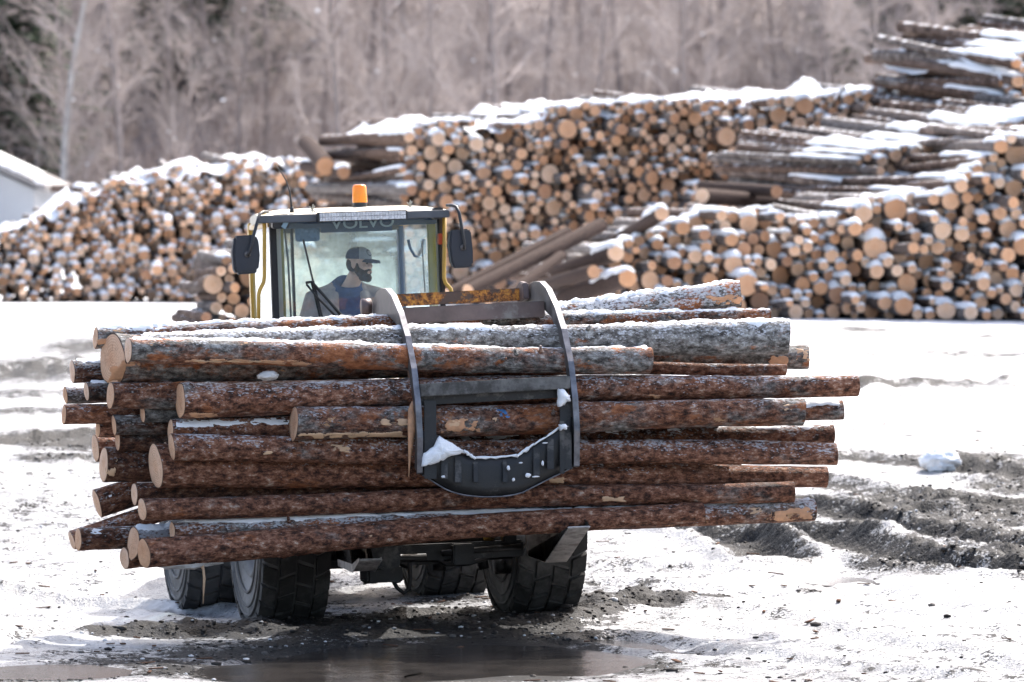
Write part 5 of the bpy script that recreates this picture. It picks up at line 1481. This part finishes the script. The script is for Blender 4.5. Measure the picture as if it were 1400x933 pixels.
# corner lamps under the roof
for (px, py, w_, h_) in ((383, 303, .13, .11), (598, 292, .085, .09)):
    c_ = LP(px, py, RF + .06); rp(MB().prism(rrect(c_.x, c_.z, w_, h_, .02), 'y', RF + .02, RF + .12), 'work_lamp', MAT['black'], bevel=.008)
c_ = LP(390, 307, RF); rp(MB().box((c_.x, RF + .01, c_.z), (.035, .02, .06), rot=Matrix.Rotation(R(30), 3, 'Y')), 'lamp_tag', MAT['white'])
# LED bar
a_ = LP(437, 298, 1.16); c_ = LP(555, 293, 1.16); cz = (a_.z + c_.z) / 2
lbr = rp(MB().box(((a_.x + c_.x) / 2, 1.20, cz), (c_.x - a_.x + .03, .06, .075)), 'light_bar', MAT['black'], bevel=.006)
b = MB(); ncell = 30
for i in range(ncell):
    for j in range(2):
        x_ = a_.x + (c_.x - a_.x) * (i + .5) / ncell
        b.box((x_, 1.166, cz - .016 + j * .032), ((c_.x - a_.x) / ncell * .9, .012, .029))
lo = b.build('lamp_lens', MAT['lens'], roof); lo['kind'] = 'stuff'
# roof clips
for px, py in ((427, 287), (560, 281)):
    c_ = LP(px, py, RF - .02); b = MB()
    for dx, dz in ((.02, .03), (-.022, .025), (.005, .042), (-.02, -.015), (.022, -.02), (.0, -.03)): b.tube([c_, c_ + Vector((dx, -.01, dz))], [.006, .003], 5)
    rp(b, 'wire_tie', MAT['cream'], smooth=True)
# beacon
bc = LP(492, 276, 1.75); zb = bc.z - .03
be = MB().tube([(bc.x, 1.75, zb - .04), (bc.x, 1.75, zb + .025)], [.058, .055], 18).build('beacon_base', MAT['black'], ld, smooth=True, auto=40)
bo = MB().tube([(bc.x, 1.75, zb + .022), (bc.x, 1.75, zb + .035), (bc.x, 1.75, zb + .14), (bc.x, 1.75, zb + .158), (bc.x, 1.75, zb + .165)], [.058, .060, .056, .050, .036], 24).build('beacon_lens', MAT['amber'], be, smooth=True, auto=50)
for z_ in (.055, .075, .095, .115): MB().lathe_x([(-.004, .0615), (0, .063), (.004, .0615)], 24).build('lens_rib', MAT['amber'], be, smooth=True, mat=Matrix.Translation((bc.x, 1.75, zb + z_)) @ Matrix.Rotation(R(90), 4, 'Y') @ Matrix.Scale(.955 - (z_ - .055) * .6, 4))
# antenna
MB().tube([LP(a, c_, 1.35) for a, c_ in [(399, 288), (398, 276), (396, 262), (391, 247), (384, 235), (376, 226)]], [.010, .007, .006, .005, .004, .003], 7).build('antenna', MAT['black'], ld, smooth=True)
MB().tube([LP(399, 291, 1.35), LP(399, 283, 1.35)], [.02, .012], 10).build('antenna_mount', MAT['black'], ld, smooth=True)
# handrails
MB().tube([LP(a, c_, 1.40) for a, c_ in [(361, 292), (361.5, 320), (361.5, 378), (360.5, 386), (355, 397), (353.5, 404), (353.5, 450)]], .016, 9).build('handrail', MAT['yellow'], ld, smooth=True)
MB().tube([LP(a, c_, 1.40) for a, c_ in [(607.5, 296), (607.5, 340), (607, 380), (609, 387), (616, 395), (619, 408)]], .016, 9).build('handrail', MAT['yellow'], ld, smooth=True)
MB().prism(rrect(LX(602, 327, 1.42), LZ(602, 327, 1.42), .035, .085, .01), 'y', 1.40, 1.46).build('marker_light', MAT['redlens'], ld, bevel=.004)
# mirrors
def mirror(poly, y_, arm, bolt):
    pts = [LP(px, py, y_) for px, py in poly]
    me_ = MB().prism([(p.x, p.z) for p in pts], 'y', y_ - .03, y_ + .06).build('mirror', MAT['mirror_shell'], ld, bevel=.018)
    MB().tube([LP(a, c_, q) for a, c_, q in arm], .013, 8).build('mirror_arm', MAT['black'], me_, smooth=True)
    c_ = LP(*bolt, y_); MB().tube([(c_.x, y_ - .055, c_.z), (c_.x, y_ - .02, c_.z)], [.018, .028], 12).build('ball_joint', MAT['steel'], me_, smooth=True)
MAT['mirror_shell'] = simple('dusty_blue_black_plastic', (.022, .025, .034), .48, var=.3, scale=6, bump=.15)
mirror([(320, 323), (349, 321), (353, 330), (355, 350), (353, 370), (348, 374), (323, 376), (319, 368), (317, 345)], 1.18,
       [(366, 290, 1.30), (360, 290, 1.24), (355, 293, 1.18), (351, 306, 1.14), (346, 326, 1.12), (341, 345, 1.12), (338, 350, 1.13)], (337.5, 348))
mirror([(615, 315), (640, 313), (643, 316), (646, 345), (646, 362), (642, 366), (620, 367), (616, 358), (613, 335)], 1.18,
       [(611, 281, 1.30), (618, 281, 1.24), (624, 283, 1.18), (628, 292, 1.15), (632, 315, 1.12), (635, 335, 1.12), (634, 341, 1.13)], (632, 339))
# wiper
wp = MB().bar(LP(414.5, 328, WS - .05), LP(441, 440, WS - .05), .014, .012, up=(0, -1, 0)).build('wiper', MAT['black'], ld)
MB().bar(LP(427, 385, WS - .03), LP(439, 434, WS - .03), .030, .012, up=(0, -1, 0)).build('wiper_rubber', MAT['rubber'], wp)
MB().tube([LP(418, 387, WS - .07), LP(426, 385.5, WS - .07), LP(448, 410, WS - .07), LP(474, 440, WS - .07)], [.012, .012, .011, .014], 6).build('wiper_arm', MAT['black'], wp, smooth=True)
MB().tube([LP(419, 389, WS - .07), LP(432, 405, WS - .07), LP(466, 440, WS - .07)], [.009, .008, .010], 6).build('wiper_arm', MAT['black'], wp, smooth=True)
# lettering at the top of the screen
cu = bpy.data.curves.new('lettering', 'FONT'); cu.body = 'VOLVO'; cu.size = 1; cu.extrude = .0; cu.offset = .012
to = bpy.data.objects.new('tmp', cu); COL.objects.link(to); bpy.context.view_layer.update()
tme = bpy.data.meshes.new_from_object(to.evaluated_get(bpy.context.evaluated_depsgraph_get())); bpy.data.objects.remove(to)
co = np.array([v_.co[:] for v_ in tme.vertices]); mn, mx_ = co.min(0), co.max(0)
a_ = LP(452, 314, WS - .008); c_ = LP(539, 310, WS - .008); wid = c_.x - a_.x; hgt = .088
for v_ in tme.vertices:
    u = (v_.co.x - mn[0]) / (mx_[0] - mn[0]); q = (v_.co.y - mn[1]) / (mx_[1] - mn[1])
    v_.co = (a_.x + wid * u, WS - .008, a_.z + (c_.z - a_.z) * u + hgt * q)
tme.materials.clear(); tme.materials.append(MAT['white'])
o = bpy.data.objects.new('lettering', tme); COL.objects.link(o); o.parent = cab
o['label'] = 'pale block letters across the top of the windscreen'
# ================================================================== the driver
def remesh(b, name, voxel, mat, parent=None, smooth=6):
    me = b.mesh(name); o = link(name, me, mat, parent)
    rm = o.modifiers.new('skin', 'REMESH'); rm.mode = 'VOXEL'; rm.voxel_size = voxel; rm.use_smooth_shade = True
    sm_ = o.modifiers.new('soft', 'SMOOTH'); sm_.factor = .5; sm_.iterations = smooth
    return o
MAT['skin'] = simple('skin', (.74, .50, .40), .55, var=.12, scale=14)
MAT['beard'] = simple('dark_brown_beard', (.045, .028, .022), .85, var=.4, scale=60, bump=.8)
MAT['hood'] = simple('navy_cloth_blued_by_reflection', (.055, .095, .22), .9, var=.3, scale=18, bump=.4)  # navy cloth made bluer to carry the windscreen's reflection
MAT['jacket'] = simple('brown_jacket_blued_by_reflection', (.44, .385, .37), .9, var=.25, scale=10, bump=.5)  # brown cloth shifted towards blue, glass reflection put into its colour
MAT['cap_navy'] = simple('navy_cap_cloth', (.035, .05, .10), .85, var=.2, scale=30, bump=.3)
MAT['cap_grey'] = simple('grey_cap_front', (.30, .33, .37), .85, var=.15, scale=30, bump=.3)
MAT['eye'] = simple('eye', (.03, .022, .02), .2, var=.1)
MAT['lip'] = simple('lips', (.42, .19, .15), .5, var=.1)
HC = LP(491, 361, 2.02)                       # middle of the head, loader frame
fdir = Vector((.74, -.66, -.06)).normalized(); side = fdir.cross(Vector((0, 0, 1))).normalized(); upv = side.cross(fdir)
HM = Matrix((side, fdir, upv)).transposed()   # head frame: x side, y forwards, z up
hp_ = lambda x, y, z: HC + HM @ Vector((x, y, z))
SH = Vector((LX(474, 400, 2.12), 2.12, HC.z - .20))   # base of the neck
def body_shapes():
    b = MB()
    def el(c, r_): b.ball(hp_(*c), r_, 16, 12, rot=HM)
    el((0, -.012, .028), (.077, .096, .100)); el((0, .030, -.045), (.062, .064, .078)); el((0, .072, -.096), (.030, .028, .026))
    el((0, .098, .000), (.013, .020, .030)); el((0, .112, -.018), (.014, .016, .013)); el((0, .080, .028), (.052, .020, .014))
    for s_ in (-1, 1):
        el((s_ * .040, .066, -.028), (.024, .028, .022)); el((s_ * .079, -.006, -.006), (.011, .022, .034)); el((s_ * .012, .100, -.022), (.009, .010, .008))
    el((0, .092, -.058), (.026, .016, .010))
    neck0 = hp_(0, -.02, -.075)
    b.tube([neck0, (neck0 + SH) / 2 + Vector((0, 0, -.02)), SH + Vector((0, 0, -.05))], [.062, .064, .085], 14)
    # trunk, arms to the wheel, thighs on the seat
    b.ball(SH + Vector((0, .02, -.16)), (.20, .125, .18), 16, 12); b.ball(SH + Vector((0, .04, -.40)), (.17, .13, .20), 16, 12); b.ball(SH + Vector((0, .02, -.60)), (.18, .15, .12), 16, 12)
    for s_ in (-1, 1):
        sh = SH + Vector((s_ * .20, .0, -.07)); elb = sh + Vector((s_ * .07, -.08, -.27)); wr = Vector((sx + s_ * .165, 1.79, 1.93))
        b.tube([SH + Vector((s_ * .08, .01, -.06)), sh, sh.lerp(elb, .5), elb, elb.lerp(wr, .5), wr], [.075, .068, .054, .046, .040, .029], 12)
        palm = wr + Vector((-s_ * .012, -.045, .01)); b.ball(palm, (.038, .045, .022), 12, 8)
        for f_ in range(4):
            o_ = Vector((-s_ * (.026 - f_ * .017), 0, 0)); k = palm + o_ + Vector((0, -.038, .012)); L_ = (.030, .034, .032, .026)[f_]
            b.tube([palm + o_, k, k + Vector((0, -L_, -.010)), k + Vector((0, -L_ * .8, -.038)), k + Vector((0, -L_ * .2, -.046))], [.010, .010, .009, .0085, .007], 8)
        b.tube([palm + Vector((-s_ * .03, .01, 0)), palm + Vector((-s_ * .055, -.012, -.01)), palm + Vector((-s_ * .052, -.042, -.022))], [.012, .011, .008], 8)
        hip = SH + Vector((s_ * .10, .0, -.64)); kn = hip + Vector((s_ * .05, -.40, .02)); an = kn + Vector((0, -.08, -.40))
        b.tube([hip, hip.lerp(kn, .5), kn, kn.lerp(an, .5), an, an + Vector((0, -.16, -.03))], [.09, .085, .062, .055, .042, .035], 12)
    return b
person = remesh(body_shapes(), 'person', .0075, MAT['skin'], None, 4)
person.matrix_basis = L_MAT
tag(person, 'bearded driver in a cap and brown work jacket looking aside through the windscreen', 'person')
def onp(b, nm, mat, **kw): return b.build(nm, mat, person, **kw)
# beard, moustache, brows, eyes, lips, side hair
b = MB()
def el(c, r_): b.ball(hp_(*c), r_, 16, 10, rot=HM)
el((0, .050, -.098), (.052, .050, .042)); el((0, .082, -.110), (.036, .032, .036)); el((0, .090, -.046), (.034, .020, .009))
for s_ in (-1, 1):
    el((s_ * .046, .040, -.066), (.026, .042, .040)); el((s_ * .066, .012, -.030), (.014, .024, .048)); el((s_ * .034, .078, -.064), (.014, .018, .024))
remesh(b, 'beard', .006, MAT['beard'], person, 3)
b = MB(); el((0, .1065, -.060), (.021, .007, .006)); onp(b, 'mouth', MAT['lip'], smooth=True)
for s_ in (-1, 1):
    b = MB(); el((s_ * .030, .089, .006), (.012, .008, .007)); onp(b, 'eye', MAT['eye'], smooth=True)
    b = MB(); el((s_ * .031, .093, .026), (.022, .010, .006)); onp(b, 'eyebrow', MAT['beard'], smooth=True)
b = MB(); el((0, -.045, .000), (.078, .062, .075)); onp(b, 'hair', MAT['beard'], smooth=True)
# cap: crown, grey front panels, curved peak, badge
def dome(a0, a1, grow_, z0=0.0):
    b = MB(); n = 24; mrow = 8; vs_ = []
    for i in range(mrow + 1):
        t = (math.pi / 2) * i / mrow
        for k in range(n + 1):
            a = a0 + (a1 - a0) * k / n; ct = math.cos(t) ** .75
            vs_.append(hp_(math.cos(a) * (.086 + grow_) * ct, -.008 + math.sin(a) * (.106 + grow_) * ct, .040 + z0 + (.092 + grow_) * math.sin(t) ** .9))
    fs = [(i * (n + 1) + k, i * (n + 1) + k + 1, (i + 1) * (n + 1) + k + 1, (i + 1) * (n + 1) + k) for i in range(mrow) for k in range(n)]
    b.add(vs_, fs); return b
cap = onp(dome(0, 2 * math.pi, .002), 'cap', MAT['cap_navy'], smooth=True)
dome(R(28), R(152), .005).build('cap_front', MAT['cap_grey'], cap, smooth=True)
b = MB(); n = 16; vs_ = []
for i, yy in enumerate(np.linspace(.072, .182, 7)):
    hw = .078 * math.sqrt(max(.05, 1 - ((yy - .06) / .128) ** 2))
    for k in range(n + 1):
        u = -1 + 2 * k / n; vs_.append(hp_(u * hw, yy, .046 - .024 * u * u - (yy - .07) * .12))
b.add(vs_, [(i * (n + 1) + k, i * (n + 1) + k + 1, (i + 1) * (n + 1) + k + 1, (i + 1) * (n + 1) + k) for i in range(6) for k in range(n)])
pk = b.build('peak', MAT['cap_navy'], cap, smooth=True); md = pk.modifiers.new('t', 'SOLIDIFY'); md.thickness = .005
def badge(pts, nm, mat, lift):
    b = MB(); vs_ = []
    for (u, q) in pts:   # u across the front, q up it
        a = R(90) - u / .10; t = q / .10; ct = math.cos(t) ** .75
        vs_.append(hp_(math.cos(a) * (.086 + lift) * ct, -.008 + math.sin(a) * (.106 + lift) * ct, .040 + (.092 + lift) * math.sin(t) ** .9))
    n_ = len(vs_); c_ = sum(vs_, Vector()) / n_; b.add([c_] + vs_, [(0, 1 + k, 1 + (k + 1) % n_) for k in range(n_)]); b.build(nm, mat, cap, smooth=False)
rect = lambda w_, h_, c_: [(math.cos(a) * w_ * (1 if abs(math.cos(a)) < .8 else .95), c_ + math.sin(a) * h_) for a in np.linspace(0, 2 * math.pi, 20, endpoint=False)]
badge(rect(.042, .032, .052), 'badge', MAT['cap_navy'], .0075)
badge([(-.030, .036), (.030, .036), (.030, .042), (-.030, .042)], 'badge_line', MAT['cap_grey'], .0095)
badge([(-.024, .048), (-.012, .066), (.000, .058), (.014, .072), (.026, .050), (.012, .056), (.0, .050), (-.012, .056)], 'badge_mark', MAT['cap_grey'], .0095)
# sweatshirt with its hood, and the open jacket
b = MB(); b.ball(SH + Vector((0, -.005, -.17)), (.205, .145, .185), 18, 12); b.ball(SH + Vector((0, .02, -.42)), (.185, .155, .22), 18, 12)
hn_ = SH + Vector((.005, .0, -.01))
b.tube([hn_ + Vector((math.cos(a) * .098, math.sin(a) * .088, .030 + .045 * math.sin(a))) for a in np.linspace(0, 2 * math.pi, 20)], .042, 10, cap=False)
b.ball(SH + Vector((0, .09, .03)), (.10, .05, .09), 14, 10)
remesh(b, 'sweatshirt', .010, MAT['hood'], person, 3)
b = MB()
for s_ in (-1, 1):
    sh = SH + Vector((s_ * .235, .01, -.095)); elb = sh + Vector((s_ * .085, -.08, -.27)); wr = Vector((sx + s_ * .175, 1.85, 1.91))
    b.tube([SH + Vector((s_ * .10, .03, -.035)), sh, sh.lerp(elb, .5) + Vector((s_ * .01, 0, 0)), elb, elb.lerp(wr, .55), wr], [.095, .125, .112, .096, .080, .064], 14)
    # front panel hanging open
    b.tube([SH + Vector((s_ * .115, -.075, -.02)), SH + Vector((s_ * .135, -.135, -.16)), SH + Vector((s_ * .155, -.150, -.34)), SH + Vector((s_ * .16, -.14, -.55))], [.036, .045, .05, .05], 10)
    b.tube([SH + Vector((s_ * .20, -.03, -.12)), SH + Vector((s_ * .20, -.05, -.34)), SH + Vector((s_ * .20, -.04, -.56))], [.10, .105, .10], 12)
    # collar
    b.tube([SH + Vector((s_ * .118, -.07, -.005)), SH + Vector((s_ * .125, .0, .030)), SH + Vector((s_ * .09, .085, .045)), SH + Vector((0, .115, .045))], [.026, .030, .030, .030], 10)
b.ball(SH + Vector((0, .085, -.25)), (.235, .115, .30), 18, 12)
remesh(b, 'jacket', .011, MAT['jacket'], person, 3)
b = MB()
for s_ in (-1, 1):
    hip = SH + Vector((s_ * .10, .0, -.64)); kn = hip + Vector((s_ * .05, -.40, .02)); an = kn + Vector((0, -.08, -.36))
    b.tube([hip, hip.lerp(kn, .5), kn, kn.lerp(an, .5), an], [.105, .098, .075, .068, .062], 12)
b.ball(SH + Vector((0, .02, -.62)), (.195, .165, .13), 16, 12)
remesh(b, 'trousers', .012, MAT['hood'], person, 3)
